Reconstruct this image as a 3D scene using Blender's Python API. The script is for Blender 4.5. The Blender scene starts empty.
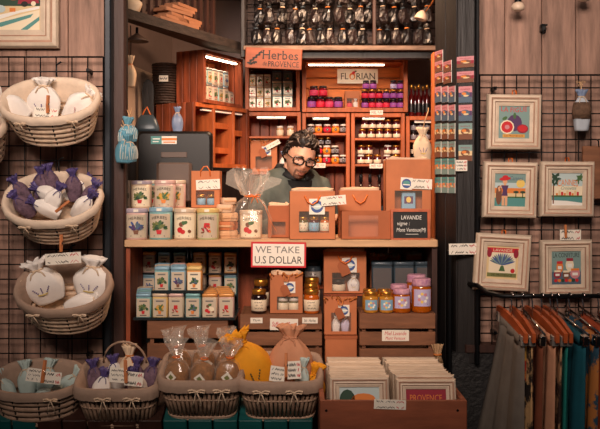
import bpy, math, random
from mathutils import Vector, Matrix, Euler, noise
random.seed(7)
SC = bpy.context.scene
COL = SC.collection
PI = math.pi
R = math.radians

# ------------------------------------------------------------------ camera
FPX, D, HOR, CZ = 833.0, 3.2, 190.0, 1.35      # focal length in px, distance, horizon row, eye height
cam = bpy.data.cameras.new('camera')
cam.sensor_width = 36.0
cam.lens = FPX / 600.0 * 36.0
cam.shift_y = -(214.5 - HOR) / 600.0
cam.dof.use_dof = False
camo = bpy.data.objects.new('camera', cam)
COL.objects.link(camo)
camo.location = (0, -D, CZ)
camo.rotation_euler = (R(90), 0, 0)
SC.camera = camo

# ------------------------------------------------------------------ world, big lights, exposure
SC.view_settings.view_transform = 'Standard'
SC.view_settings.look = 'None'
SC.view_settings.gamma = 1.0
SC.view_settings.use_curve_mapping = False
SC.view_settings.exposure = -0.35
w = bpy.data.worlds.new('street_sky')
SC.world = w
w.use_nodes = True
w.node_tree.nodes['Background'].inputs[0].default_value = (0.62, 0.60, 0.66, 1)
w.node_tree.nodes['Background'].inputs[1].default_value = 0.05

def light(name, kind, loc, target, power, col, size=0.1, size_y=None, spot=None, blend=.6):
    l = bpy.data.lights.new(name, kind)
    l.energy = power; l.color = col
    if kind == 'AREA':
        l.shape = 'RECTANGLE'; l.size = size; l.size_y = size_y or size
    else:
        l.shadow_soft_size = size
    if kind == 'SPOT':
        l.spot_size = R(spot); l.spot_blend = blend
    o = bpy.data.objects.new(name, l); COL.objects.link(o)
    o.location = loc
    d = Vector(target) - Vector(loc)
    o.rotation_euler = d.to_track_quat('-Z', 'Y').to_euler()
    return o
# front fill added near the camera, narrowed and aimed high to dim the bottom
light('front_fill', 'AREA', (-0.3, -3.3, 2.75), (0.0, 0.0, 1.92), 31, (1.0, .79, .66), 1.6, .8).data.spread = R(60)
# warm lamps of the stall: over the counter, over the right plank wall, one inside at the ceiling
light('counter_lamp', 'SPOT', (0.0, -0.95, 2.48), (0.0, 0.12, 1.20), 42, (1.0, .66, .42), .10, spot=50, blend=1.0)
light('left_wall_fill', 'SPOT', (-.85, -0.95, 2.5), (-.93, 0.0, 1.62), 12, (1.0, .78, .62), .08, spot=62, blend=1.0)  # added spot without a fitting, its pool fades towards the lower baskets
light('right_wall_lamp', 'SPOT', (.95, -0.95, 2.5), (.95, 0.0, 1.55), 8.5, (1.0, .78, .64), .08, spot=62, blend=1.0)
light('shop_ceiling_lamp', 'AREA', (0.10, 0.42, 2.38), (0.05, 1.0, 1.3), 30, (1.0, .62, .38), .5, .3)

# ------------------------------------------------------------------ pixel measure -> metres
def sx(px, Y): return (px - 300.0) * (Y + D) / FPX
def sz(py, Y): return CZ - (py - HOR) * (Y + D) / FPX
def sl(n, Y): return n * (Y + D) / FPX
def at(px, py, Y): return Vector((sx(px, Y), Y, sz(py, Y)))

# ------------------------------------------------------------------ materials
def lin(c):
    out = []
    for v in c[:3]:
        v = v / 255.0
        out.append(v / 12.92 if v <= .04045 else ((v + .055) / 1.055) ** 2.4)
    return tuple(out)
MATS = {}
def mat(key, col, rough=.6, metal=0, var=0, scale=8, stretch=(1, 1, 1), bump=0, trans=0, alpha=1,
        emit=0, coat=0, sss=0, rnd=0, ior=1.45, spec=.5, col2=None, sharp=False):
    m = bpy.data.materials.new(key); m.use_nodes = True
    nt = m.node_tree; b = nt.nodes['Principled BSDF']; L = nt.links
    c = lin(col)
    b.inputs['Base Color'].default_value = (*c, 1)
    b.inputs['Roughness'].default_value = rough
    b.inputs['Metallic'].default_value = metal
    b.inputs['Transmission Weight'].default_value = trans
    b.inputs['Alpha'].default_value = alpha
    b.inputs['Coat Weight'].default_value = coat
    b.inputs['IOR'].default_value = ior
    b.inputs['Specular IOR Level'].default_value = spec
    if sss:
        b.inputs['Subsurface Weight'].default_value = sss
        b.inputs['Subsurface Radius'].default_value = (.02, .01, .006)
        b.inputs['Subsurface Scale'].default_value = .4
    if emit:
        b.inputs['Emission Color'].default_value = (*c, 1)
        b.inputs['Emission Strength'].default_value = emit
    if var or bump or rnd:
        tc = nt.nodes.new('ShaderNodeTexCoord'); mp = nt.nodes.new('ShaderNodeMapping')
        mp.inputs['Scale'].default_value = stretch
        L.new(tc.outputs['Object'], mp.inputs['Vector'])
        oi = nt.nodes.new('ShaderNodeObjectInfo')
        sh = nt.nodes.new('ShaderNodeVectorMath'); sh.operation = 'MULTIPLY_ADD'
        sh.inputs[1].default_value = (1, 1, 1)
        L.new(mp.outputs[0], sh.inputs[0])
        off = nt.nodes.new('ShaderNodeMath'); off.operation = 'MULTIPLY'; off.inputs[1].default_value = 37.0
        L.new(oi.outputs['Random'], off.inputs[0])
        L.new(off.outputs[0], sh.inputs[2])
        nz = nt.nodes.new('ShaderNodeTexNoise'); nz.inputs['Scale'].default_value = scale
        nz.inputs['Detail'].default_value = 5; nz.inputs['Roughness'].default_value = .62
        L.new(sh.outputs[0], nz.inputs['Vector'])
        rp = nt.nodes.new('ShaderNodeValToRGB')
        a, d = ((.47, .53) if sharp else (.3, .7))
        rp.color_ramp.elements[0].position = a; rp.color_ramp.elements[1].position = d
        if col2:
            lo = lin(col2); hi = c
        else:
            lo = tuple(v * (1 - var) for v in c); hi = tuple(min(1, v * (1 + var * .7)) for v in c)
        rp.color_ramp.elements[0].color = (*lo, 1); rp.color_ramp.elements[1].color = (*hi, 1)
        L.new(nz.outputs['Fac'], rp.inputs[0])
        out = rp.outputs[0]
        if rnd:
            hs = nt.nodes.new('ShaderNodeHueSaturation')
            mr = nt.nodes.new('ShaderNodeMapRange')
            mr.inputs['To Min'].default_value = 1 - rnd; mr.inputs['To Max'].default_value = 1 + rnd
            L.new(oi.outputs['Random'], mr.inputs['Value']); L.new(mr.outputs[0], hs.inputs['Value'])
            L.new(out, hs.inputs['Color']); out = hs.outputs[0]
        L.new(out, b.inputs['Base Color'])
        if bump:
            bp = nt.nodes.new('ShaderNodeBump'); bp.inputs['Strength'].default_value = bump
            bp.inputs['Distance'].default_value = .01
            L.new(nz.outputs['Fac'], bp.inputs['Height']); L.new(bp.outputs[0], b.inputs['Normal'])
    MATS[key] = m
    return m
# woods
mat('wall_plank', (160, 126, 110), .7, var=.5, scale=5, stretch=(6, 6, .7), bump=.25, rnd=.10)
mat('crate_orange', (180, 92, 46), .55, var=.38, scale=6, stretch=(5, 5, 1), bump=.15, rnd=.14)
mat('crate_back', (206, 112, 46), .6, var=.30, scale=5, stretch=(1, 5, 6), bump=.15, rnd=.10)
mat('crate_redwood', (142, 68, 38), .55, var=.58, scale=6, stretch=(6, 6, .8), bump=.2, rnd=.28)
mat('crate_brown', (128, 84, 58), .65, var=.35, scale=6, stretch=(1, 5, 6), bump=.2, rnd=.12)
mat('frame_crate', (142, 78, 52), .6, var=.3, scale=5, stretch=(1, 4, 5), bump=.15, rnd=.06)
mat('counter_wood', (205, 165, 125), .5, var=.22, scale=6, stretch=(1, 5, 6), bump=.08)
mat('dark_wood', (58, 34, 27), .55, var=.4, scale=6, stretch=(6, 6, .8), bump=.2, rnd=.1)
mat('black_wood', (30, 26, 26), .5, var=.45, scale=7, stretch=(8, 8, .6), bump=.3)
mat('beam_wood', (44, 34, 30), .75, var=.6, scale=9, stretch=(2, 2, 6), bump=.6)
mat('ledge_wood', (120, 98, 84), .7, var=.5, scale=14, stretch=(1, 4, 4), bump=.4)
mat('pale_wood', (138, 92, 64), .6, var=.25, scale=8, stretch=(1, 5, 5), bump=.1, rnd=.1)
mat('peg_wood', (196, 118, 66), .6, var=.2, scale=20, stretch=(4, 4, 1))
mat('hanger_wood', (176, 84, 42), .4, var=.25, scale=9, stretch=(4, 1, 4), rnd=.08)
mat('shelf_post', (196, 108, 56), .55, var=.3, scale=8, stretch=(6, 6, .7), bump=.2)
# walls, metal
mat('plaster', (142, 122, 116), .85, var=.10, scale=4, bump=.05)
mat('cream_plaster', (205, 180, 160), .85, var=.06, scale=3)
mat('asphalt', (70, 66, 64), .9, var=.3, scale=40, bump=.3)
mat('soffit', (60, 48, 42), .8, var=.2, scale=5)
mat('rubber', (34, 33, 34), .6, var=.5, scale=46, bump=1.0)
mat('black_metal', (22, 23, 26), .35, metal=.6, var=.2, scale=12)
mat('dark_frame', (40, 44, 50), .38, metal=.5, var=.25, scale=9)
mat('chrome', (205, 205, 205), .15, metal=1)
mat('black_plastic', (17, 16, 17), .42, var=.1, scale=6)
mat('grey_plastic', (96, 80, 72), .5)
mat('teal_paint', (22, 86, 86), .5, var=.25, scale=9, stretch=(1, 4, 4), rnd=.12)
# paper and cloth
mat('kraft', (190, 114, 72), .7, var=.12, scale=10, bump=.05, rnd=.06)
mat('kraft_dark', (168, 94, 56), .7, var=.12, scale=10, rnd=.05)
mat('kraft_pale', (206, 160, 120), .7, var=.12, scale=14, bump=.1)
mat('card_white', (236, 228, 214), .7, var=.04, scale=10)
mat('sign_white', (240, 232, 220), .65, var=.03, scale=6)
mat('tissue', (214, 180, 150), .75, var=.15, scale=16, bump=.4)
mat('raffia', (206, 122, 58), .6, var=.25, scale=20)
mat('ribbon_orange', (224, 110, 34), .4, var=.15, scale=10)
mat('straw', (196, 158, 118), .7, var=.3, scale=20, bump=.3)
mat('wicker', (230, 202, 174), .6, var=.35, scale=26, bump=.4)
mat('wicker_brown', (172, 142, 120), .6, var=.35, scale=26, bump=.4)
mat('wicker_dark', (62, 46, 38), .55, var=.5, scale=30, bump=.8)
mat('liner', (226, 204, 182), .85, var=.10, scale=30, bump=.25)
mat('liner_brown', (166, 140, 122), .85, var=.12, scale=30, bump=.25)
mat('ribbon', (216, 190, 162), .7, var=.1, scale=20)
mat('dark_tie', (46, 38, 36), .7)
mat('cotton', (238, 232, 226), .85, var=.06, scale=10, bump=.15)
mat('linen', (222, 196, 166), .85, var=.1, scale=22, bump=.25)
mat('lilac', (206, 196, 222), .8, var=.1, scale=12)
mat('organza_purple', (82, 70, 124), .45, var=.4, scale=20, bump=.3)
mat('organza_blue', (120, 136, 166), .4, var=.2, scale=16, bump=.2)
mat('organza_pale', (182, 190, 200), .4, var=.15, scale=16, bump=.2)
mat('lavender_grain', (112, 88, 104), .8, var=.5, scale=70, bump=.5)
mat('blue_sachet', (92, 146, 166), .55, var=.25, scale=14, bump=.3)
mat('pale_stripe', (206, 206, 196), .6)
mat('yellow_cloth', (228, 152, 24), .8, var=.14, scale=12, bump=.2)
mat('rose_cloth', (202, 142, 108), .8, var=.14, scale=12, bump=.2)
mat('aqua_bag', (182, 200, 196), .6, var=.15, scale=16, bump=.3)
mat('felt_purple', (88, 66, 140), .8)
mat('straw_yellow', (214, 190, 96), .8)
# print colours
for k, c in dict(ink=(22, 18, 19), ink_black=(6, 5, 5), ink_red=(200, 36, 44), ink_green=(70, 106, 62), ink_olive=(118, 122, 70), ink_dkgreen=(40, 70, 52),
                 ink_blue=(64, 88, 146), ink_teal=(84, 146, 142), ink_tealpale=(124, 152, 148), ink_orange=(224, 130, 58), ink_pink=(206, 136, 142),
                 ink_cream=(238, 222, 192), ink_yellow=(236, 200, 104), ink_skin=(226, 168, 128), ink_purple=(84, 54, 96), ink_brown=(122, 76, 54),
                 ink_white=(240, 236, 228), ink_sky=(188, 206, 206), ink_sand=(226, 198, 150), ink_wine=(150, 32, 52), ink_slate=(82, 102, 120),
                 ink_grey=(120, 116, 112), ink_gold=(214, 160, 70), ink_chalk=(228, 226, 220)).items():
    mat(k, c, .6)
mat('slate', (30, 30, 31), .7, var=.2, scale=10)
mat('frame_paint', (212, 192, 170), .55, var=.16, scale=9, stretch=(2, 2, 2), bump=.15, rnd=.05)
mat('frame_wear', (178, 138, 116), .65, var=.25, scale=12)
# tins
for k, c in dict(tin_cream=(212, 188, 162), tin_teal=(128, 176, 178), tin_pink=(214, 178, 170), tin_yellow=(222, 190, 122), tin_blue=(138, 176, 196),
                 tin_green=(186, 190, 146), tin_grey=(176, 166, 158), tin_orange=(226, 158, 92), tin_slate=(66, 80, 90), tin_lilac=(176, 164, 178),
                 tin_white=(208, 192, 170), tin_dim=(96, 92, 92)).items():
    mat(k, c, .32, metal=.1, var=.05, scale=6)
mat('tin_metal', (180, 176, 172), .3, metal=.7)
mat('acrylic', (38, 44, 46), .2, coat=.4)
# jar contents
for k, c in dict(jam_purple=(58, 18, 44), jam_red=(120, 10, 22), jam_wine=(74, 12, 26), jam_amber=(190, 92, 24), jam_dark=(30, 14, 16), jam_cream=(200, 160, 120),
                 jam_olive=(92, 82, 38), jam_orange=(196, 96, 30), oil_red=(86, 12, 14)).items():
    mat(k, c, .12, coat=.8, spec=.6)
mat('honey', (232, 120, 20), .08, trans=.55, coat=.5, ior=1.4)
mat('honey_pale', (240, 168, 62), .1, trans=.45, coat=.5, ior=1.4)
for k, c in dict(lab_purple=(166, 84, 170), lab_pink=(232, 70, 112), lab_red=(226, 40, 70), lab_cream=(232, 214, 186), lab_blue=(132, 176, 202), lab_lilac=(190, 178, 212),
                 lab_grey=(150, 144, 150), lab_orange=(236, 156, 44)).items():
    mat(k, c, .55, var=.08, scale=20)
mat('lid_gold', (214, 152, 66), .28, metal=.85)
mat('lid_black', (26, 24, 26), .35)
mat('lid_white', (226, 216, 206), .5)
mat('lid_gingham', (218, 168, 178), .7, var=.0, scale=60, col2=(150, 96, 140), bump=.1)
def film_mat(key, base, edge, col, rough, bump):
    m = bpy.data.materials.new(key); m.use_nodes = True; nt = m.node_tree; L = nt.links
    nt.nodes.remove(nt.nodes['Principled BSDF']); out = nt.nodes['Material Output']
    tr = nt.nodes.new('ShaderNodeBsdfTransparent'); gl = nt.nodes.new('ShaderNodeBsdfGlossy'); df = nt.nodes.new('ShaderNodeBsdfDiffuse')
    gl.inputs['Roughness'].default_value = rough; gl.inputs['Color'].default_value = (1, 1, 1, 1); df.inputs['Color'].default_value = (*lin(col), 1)
    lw = nt.nodes.new('ShaderNodeLayerWeight'); lw.inputs['Blend'].default_value = .25
    mr = nt.nodes.new('ShaderNodeMapRange'); mr.inputs['To Min'].default_value = base; mr.inputs['To Max'].default_value = edge
    nz = nt.nodes.new('ShaderNodeTexNoise'); nz.inputs['Scale'].default_value = 30; nz.inputs['Detail'].default_value = 3
    tc = nt.nodes.new('ShaderNodeTexCoord'); L.new(tc.outputs['Object'], nz.inputs['Vector'])
    bp = nt.nodes.new('ShaderNodeBump'); bp.inputs['Strength'].default_value = bump; bp.inputs['Distance'].default_value = .01; L.new(nz.outputs['Fac'], bp.inputs['Height'])
    for n in (gl, df, lw): L.new(bp.outputs[0], n.inputs['Normal'])
    m1 = nt.nodes.new('ShaderNodeMixShader'); m1.inputs[0].default_value = .6; L.new(gl.outputs[0], m1.inputs[1]); L.new(df.outputs[0], m1.inputs[2])
    m2 = nt.nodes.new('ShaderNodeMixShader'); L.new(lw.outputs['Facing'], mr.inputs['Value']); L.new(mr.outputs[0], m2.inputs[0]); L.new(tr.outputs[0], m2.inputs[1]); L.new(m1.outputs[0], m2.inputs[2])
    L.new(m2.outputs[0], out.inputs['Surface']); MATS[key] = m
film_mat('clear_film', .07, .45, (250, 232, 214), .10, .15)
film_mat('film_knot', .22, .65, (252, 238, 222), .12, .3)
mat('sign_wood', (128, 66, 42), .6, var=.25, scale=6, stretch=(1, 5, 6), bump=.1)
mat('window_film', (240, 226, 210), .08, alpha=.05)
mat('dark_film', (16, 13, 15), .3, coat=.25, var=.6, scale=24, bump=.6, rnd=.3)
mat('dark_herb', (34, 24, 24), .32, coat=.25, var=.7, scale=34, bump=.9, rnd=.3)
mat('brown_herb', (150, 100, 52), .7, var=.45, scale=44, bump=.6)
mat('dried_flower', (104, 78, 60), .8, var=.5, scale=50, bump=.8)
mat('led', (255, 222, 185), .5, emit=20)
mat('led_dim', (250, 226, 204), .5, emit=.38)
mat('bulb_glass', (222, 196, 172), .35, coat=.4)
# person
mat('skin', (230, 176, 146), .5, var=.08, scale=20, sss=.12)
mat('lip', (158, 98, 84), .5)
mat('stubble', (140, 106, 90), .8, var=.35, scale=160)
mat('hair_dark', (36, 26, 22), .42, var=.3, scale=30)
mat('hair_grey', (104, 88, 78), .45, var=.2, scale=30)
mat('jacket', (84, 92, 86), .75, var=.35, scale=12, bump=.2)
mat('jacket_dark', (22, 24, 26), .7, var=.2, scale=12)
mat('shirt', (54, 50, 52), .8, var=.1, scale=20)
mat('trousers', (40, 42, 52), .8)
mat('shoe', (28, 24, 22), .5)
mat('eye_white', (220, 212, 204), .3)
mat('glasses_black', (14, 13, 14), .25, coat=.5)
mat('lens', (235, 235, 235), .02, alpha=.03)
# garments
mat('cloth_grey', (112, 104, 96), .85, var=.14, scale=18, bump=.2)
mat('cloth_teal', (26, 132, 124), .8, var=.2, scale=12, bump=.15)
mat('cloth_petrol', (18, 88, 104), .8, var=.2, scale=12, bump=.15)
mat('cloth_rust', (176, 76, 42), .8, var=.2, scale=12, bump=.15)
mat('cloth_brown', (122, 66, 44), .8, var=.2, scale=12, bump=.15)
mat('cloth_blush', (206, 150, 118), .8, var=.16, scale=12, bump=.15)
mat('cloth_print', (200, 160, 112), .8, var=.1, scale=15, col2=(38, 30, 28), stretch=(1, 1, .8), sharp=True)
mat('cloth_leaf', (190, 148, 110), .8, var=.1, scale=11, col2=(60, 40, 34), sharp=True)
mat('cloth_mixed', (190, 120, 60), .8, var=.1, scale=14, col2=(40, 76, 96), sharp=True)
mat('cloth_red', (172, 48, 36), .8, var=.1, scale=16, col2=(196, 150, 70), sharp=True)

# ------------------------------------------------------------------ mesh builder
TXT = {}
def text_geo(s, shear=0):
    k = (s, shear)
    if k not in TXT:
        cu = bpy.data.curves.new('t', 'FONT'); cu.body = s; cu.shear = shear
        cu.align_x = 'CENTER'; cu.resolution_u = 2; cu.space_line = .9
        o = bpy.data.objects.new('t', cu); COL.objects.link(o)
        me = bpy.data.meshes.new_from_object(o.evaluated_get(bpy.context.evaluated_depsgraph_get()))
        vs = [v.co.copy() for v in me.vertices]; fs = [tuple(p.vertices) for p in me.polygons]
        bpy.data.objects.remove(o); bpy.data.curves.remove(cu); bpy.data.meshes.remove(me)
        x0 = min(v.x for v in vs); x1 = max(v.x for v in vs); y0 = min(v.y for v in vs); y1 = max(v.y for v in vs)
        TXT[k] = ([((v.x - (x0 + x1) / 2) / (x1 - x0), (v.y - (y0 + y1) / 2) / (y1 - y0)) for v in vs], fs, (x1 - x0) / (y1 - y0))
    return TXT[k]

class MB:
    def __init__(s):
        s.v = []; s.f = []; s.m = []; s.sm = []; s.T = None; s.wrap = None
    def V(s, p):
        if s.wrap: p = s.wrap(p)
        p = Vector(p)
        if s.T is not None: p = s.T @ p
        s.v.append(p); return len(s.v) - 1
    def F(s, idx, m, smooth=False):
        s.f.append(tuple(idx)); s.m.append(m); s.sm.append(smooth)
    def box(s, x0, x1, y0, y1, z0, z1, m):
        i = [s.V((x, y, z)) for z in (z0, z1) for x, y in ((x0, y0), (x1, y0), (x1, y1), (x0, y1))]
        for q in ((3, 2, 1, 0), (4, 5, 6, 7), (0, 1, 5, 4), (1, 2, 6, 5), (2, 3, 7, 6), (3, 0, 4, 7)):
            s.F([i[k] for k in q], m)
        return s
    def bevbox(s, x0, x1, y0, y1, z0, z1, b, m):
        # box with chamfered vertical edges and top edges
        def ring(x0, x1, y0, y1, b, z):
            return [(x0 + b, y0, z), (x1 - b, y0, z), (x1, y0 + b, z), (x1, y1 - b, z), (x1 - b, y1, z), (x0 + b, y1, z), (x0, y1 - b, z), (x0, y0 + b, z)]
        s.loft([ring(x0 + b * .5, x1 - b * .5, y0 + b * .5, y1 - b * .5, b, z0), ring(x0, x1, y0, y1, b, z0 + b * .5),
                ring(x0, x1, y0, y1, b, z1 - b * .5), ring(x0 + b * .5, x1 - b * .5, y0 + b * .5, y1 - b * .5, b, z1)], m, smooth=False)
        return s
    def loft(s, rings, m, cap0=True, cap1=True, smooth=True, closed=True):
        ids = [[s.V(p) for p in r] for r in rings]
        n = len(ids[0])
        for a, b in zip(ids, ids[1:]):
            for k in range(n if closed else n - 1):
                s.F((a[k], a[(k + 1) % n], b[(k + 1) % n], b[k]), m, smooth)
        if cap0: s.F(ids[0][::-1], m)
        if cap1: s.F(ids[-1], m)
        return s
    def lathe(s, prof, seg, m, c=(0, 0, 0), kx=1, ky=1, smooth=True, cap0=True, cap1=True):
        s.loft([[(c[0] + r * kx * math.cos(2 * PI * k / seg), c[1] + r * ky * math.sin(2 * PI * k / seg), c[2] + z) for k in range(seg)] for r, z in prof], m, cap0, cap1, smooth)
        return s
    def tube(s, pts, r, m, seg=6, closed=False, smooth=True):
        pts = [Vector(p) for p in pts]; n = len(pts); rings = []
        up = Vector((0, 0, 1))
        for i, p in enumerate(pts):
            if closed: t = pts[(i + 1) % n] - pts[i - 1]
            else: t = pts[min(i + 1, n - 1)] - pts[max(i - 1, 0)]
            if t.length < 1e-9: t = Vector((0, 0, 1))
            t.normalize()
            u = up if abs(t.dot(up)) < .95 else Vector((1, 0, 0))
            a = t.cross(u).normalized(); b = a.cross(t).normalized()
            rr = r[i] if isinstance(r, (list, tuple)) else r
            rings.append([p + (a * math.cos(2 * PI * k / seg) + b * math.sin(2 * PI * k / seg)) * rr for k in range(seg)])
        if closed:
            rings.append(rings[0]); s.loft(rings, m, False, False, smooth)
        else: s.loft(rings, m, True, True, smooth)
        return s
    def strip(s, pts, wdt, m, axis=(0, 0, 1), th=.0012):
        # flat ribbon of real thickness along pts, width along axis
        ax = Vector(axis).normalized() * wdt / 2; pts = [Vector(p) for p in pts]; rings = []
        for i, p in enumerate(pts):
            t = (pts[min(i + 1, len(pts) - 1)] - pts[max(i - 1, 0)]).normalized()
            n = t.cross(ax)
            n = n.normalized() * th / 2 if n.length > 1e-9 else Vector((0, th / 2, 0))
            rings.append([p - ax - n, p + ax - n, p + ax + n, p - ax + n])
        s.loft(rings, m, True, True, False); return s
    def prism(s, poly, y0, y1, m):
        # polygon in XZ pushed from y0 (front) to y1
        a = [s.V((x, y0, z)) for x, z in poly]; b = [s.V((x, y1, z)) for x, z in poly]; n = len(poly)
        s.F(a, m); s.F(b[::-1], m)
        for k in range(n): s.F((a[k], b[k], b[(k + 1) % n], a[(k + 1) % n]), m)
        return s
    def face(s, poly, y, m):
        s.F([s.V((x, y, z)) for x, z in poly], m); return s
    def ell(s, cx, cz, rx, rz, y, m, n=12, rot=0):
        c, d = math.cos(rot), math.sin(rot)
        return s.face([(cx + rx * math.cos(2 * PI * k / n) * c - rz * math.sin(2 * PI * k / n) * d,
                        cz + rx * math.cos(2 * PI * k / n) * d + rz * math.sin(2 * PI * k / n) * c) for k in range(n)], y, m)
    def rect(s, x0, x1, z0, z1, y, m): return s.face([(x0, z0), (x1, z0), (x1, z1), (x0, z1)], y, m)
    def text(s, t, cx, cz, wd, ht, y, m, shear=0, arc=0, serif=False):
        vs, fs, asp = text_geo(t, shear)
        if ht is None: ht = wd / asp
        if wd is None: wd = ht * asp
        def P(u, v):
            x, z = cx + u * wd, cz + v * ht
            if arc: z -= arc * (2 * u) ** 2
            return (x, y, z)
        ids = [s.V(P(u, v)) for u, v in vs]
        for f in fs: s.F([ids[k] for k in f], m)
        if serif:
            cnt = {}
            for f in fs:
                for a, b in zip(f, f[1:] + f[:1]): cnt[tuple(sorted((a, b)))] = cnt.get(tuple(sorted((a, b))), 0) + 1
            for (a, b), c in cnt.items():
                if c == 1 and abs(vs[a][1] - vs[b][1]) < .01 and 0 < abs(vs[a][0] - vs[b][0]) * wd < .2 * ht:
                    u0, u1 = sorted((vs[a][0], vs[b][0])); e = .06 * ht / wd; v = vs[a][1]
                    q = [P(u0 - e, v - .02), P(u1 + e, v - .02), P(u1 + e, v + .035), P(u0 - e, v + .035)]
                    s.F([s.V(p) for p in q], m)
        return s
    def scribble(s, cx, cz, wd, ht, y, m, seed=0, k=10):
        rnd = random.Random(seed)
        th = ht * .16
        for i in range(k):
            x = cx - wd / 2 + wd * (i + .5) / k; dx = wd / k * .45
            if rnd.random() < .14: continue
            h1 = ht * rnd.uniform(.35, 1) * .5; a = rnd.choice((-1, 1)) * dx
            s.face([(x - a - th / 2, cz - ht * .4), (x - a + th / 2, cz - ht * .4), (x + a + th / 2, cz + h1), (x + a - th / 2, cz + h1)][::1 if True else -1], y, m)
            if rnd.random() < .6: s.rect(x - dx, x + dx, cz - ht * .1, cz - ht * .1 + th, y, m)
        return s
    def mesh(s, name='mesh'):
        me = bpy.data.meshes.new(name)
        me.from_pydata([tuple(p) for p in s.v], [], s.f)
        keys = []
        for k in s.m:
            if k not in keys: keys.append(k)
        for k in keys: me.materials.append(MATS[k])
        ix = {k: i for i, k in enumerate(keys)}
        me.polygons.foreach_set('material_index', [ix[k] for k in s.m])
        me.polygons.foreach_set('use_smooth', s.sm)
        me.update()
        return me

class Model:
    """parts of a thing: (name, mesh, parent index or None, label)"""
    def __init__(s): s.p = []
    def add(s, name, mb, parent=None, label=None, kind=None):
        s.p.append((name, mb.mesh(name) if isinstance(mb, MB) else mb, parent, label, kind)); return len(s.p) - 1

def tag(o, label, cat, group=None):
    o['label'] = label; o['category'] = cat
    if group: o['group'] = group
    return o
def place(model, name, label, cat, loc=(0, 0, 0), rot=(0, 0, 0), scale=1.0, group=None, kind=None):
    sc = scale if isinstance(scale, (tuple, list)) else (scale,) * 3
    one = len(model.p) == 1
    root = bpy.data.objects.new(name, model.p[0][1] if one else None)
    COL.objects.link(root)
    if not one: root.empty_display_size = .02
    root.location = loc; root.rotation_euler = rot; root.scale = sc
    if kind == 'structure': root['kind'] = 'structure'
    else: tag(root, label, cat, group)
    if kind == 'structure' and label: root['label'] = label
    if not one:
        objs = []
        for nm, me, par, lb, kd in model.p:
            o = bpy.data.objects.new(nm, me); COL.objects.link(o)
            o.parent = root if par is None else objs[par]
            if lb: o['label'] = lb
            if kd: o['kind'] = kd
            objs.append(o)
    return root
def solo(mb, name, label, cat, loc=(0, 0, 0), rot=(0, 0, 0), group=None):
    m = Model(); m.add(name, mb); return place(m, name, label, cat, loc, rot, 1, group)
def struct(name, mb=None, loc=(0, 0, 0), rot=(0, 0, 0), pieces=()):
    """a piece of the setting; pieces = [(name, MB)] hang under it"""
    o = bpy.data.objects.new(name, mb.mesh(name) if mb else None); COL.objects.link(o)
    o.location = loc; o.rotation_euler = rot; o['kind'] = 'structure'
    for nm, b in pieces:
        c = bpy.data.objects.new(nm, b.mesh(nm)); COL.objects.link(c); c.parent = o
    return o
ORD = ['first', 'second', 'third', 'fourth', 'fifth', 'sixth', 'seventh', 'eighth', 'ninth', 'tenth', 'eleventh', 'twelfth', 'thirteenth', 'fourteenth', 'fifteenth', 'sixteenth']
def nth(i, n, side='left'):
    if n == 1: return 'only'
    if i == 0: return 'leftmost' if side == 'left' else 'frontmost'
    if i == n - 1: return 'rightmost' if side == 'left' else 'rearmost'
    return ORD[i] + (' from left' if side == 'left' else ' from front')
CACHE = {}
def cached(fn):
    def g(*a, **k):
        key = (fn.__name__, a, tuple(sorted(k.items())))
        if key not in CACHE: CACHE[key] = fn(*a, **k)
        return CACHE[key]
    return g
# ================================================================== SETTING
struct('floor', MB().box(-4, 4, -6, 2, -.05, 0, 'asphalt'))
struct('ceiling', MB().box(-1.0, .9, .02, 1.62, 2.42, 2.46, 'soffit'))
struct('wall_back', MB().box(-.95, .9, 1.5, 1.56, 0, 2.42, 'plaster'))
struct('wall_right', MB().box(.80, .84, .2, 1.5, 0, 2.42, 'plaster'))
# splayed plaster wall inside, left
def wall_between(p, q, z0, z1, th, m):
    p = Vector((p[0], p[1])); q = Vector((q[0], q[1])); d = (q - p).normalized(); n = Vector((-d.y, d.x)) * th
    a = [(p.x, p.y), (q.x, q.y), (q.x + n.x, q.y + n.y), (p.x + n.x, p.y + n.y)]
    return MB().loft([[(x, y, z0) for x, y in a], [(x, y, z1) for x, y in a]], m, smooth=False)
struct('wall_left', wall_between((-.93, .13), (-.72, 1.5), 0, 2.42, .05, 'plaster'))
struct('trim_1', wall_between((-.921, .14), (-.752, 1.24), 0, 1.955, .006, 'cream_plaster'))

# plank facades left and right of the opening
def plank_wall(name, edges, Y, z0, z1):
    pcs = []
    for a, b in zip(edges, edges[1:]):
        mb = MB().bevbox(a + .0012, b - .0012, Y, Y + .022, z0, z1, .003, 'wall_plank')
        pcs.append(('plank', mb))
    return struct(name, MB().box(edges[0], edges[-1], Y + .022, Y + .05, z0, z1, 'dark_wood'), pieces=pcs)
plank_wall('wall_front_left', [sx(p, .04) for p in (-190, -145, -102, -60, -17, 26, 68, 112)], .04, 0, 2.5)
plank_wall('wall_front_right', [sx(p, .04) for p in (476, 505, 542, 576, 612, 652, 700, 745, 790)], .04, sz(348, .04), 2.5)
struct('baseboard_right', MB().box(sx(446, .05), sx(790, .05), -.02, .06, 0, sz(352, .0), 'rubber'))
struct('trim_2', MB().bevbox(sx(464, 0), sx(790, 0), -.03, .05, sz(353, -.03), sz(345, -.03), .004, 'dark_wood'))
# posts of the opening
struct('trim_3', MB().bevbox(sx(104.5, -.03), sx(112, -.03), -.045, .04, 0, 2.5, .006, 'dark_frame'))
struct('trim_4', MB().bevbox(sx(112, 0), sx(125, 0), 0, .035, 0, 2.5, .006, 'dark_wood'))
struct('trim_5', MB().bevbox(sx(124.5, .04), sx(127.5, .04), .036, .052, 0, 2.5, .003, 'black_wood'))
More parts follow.
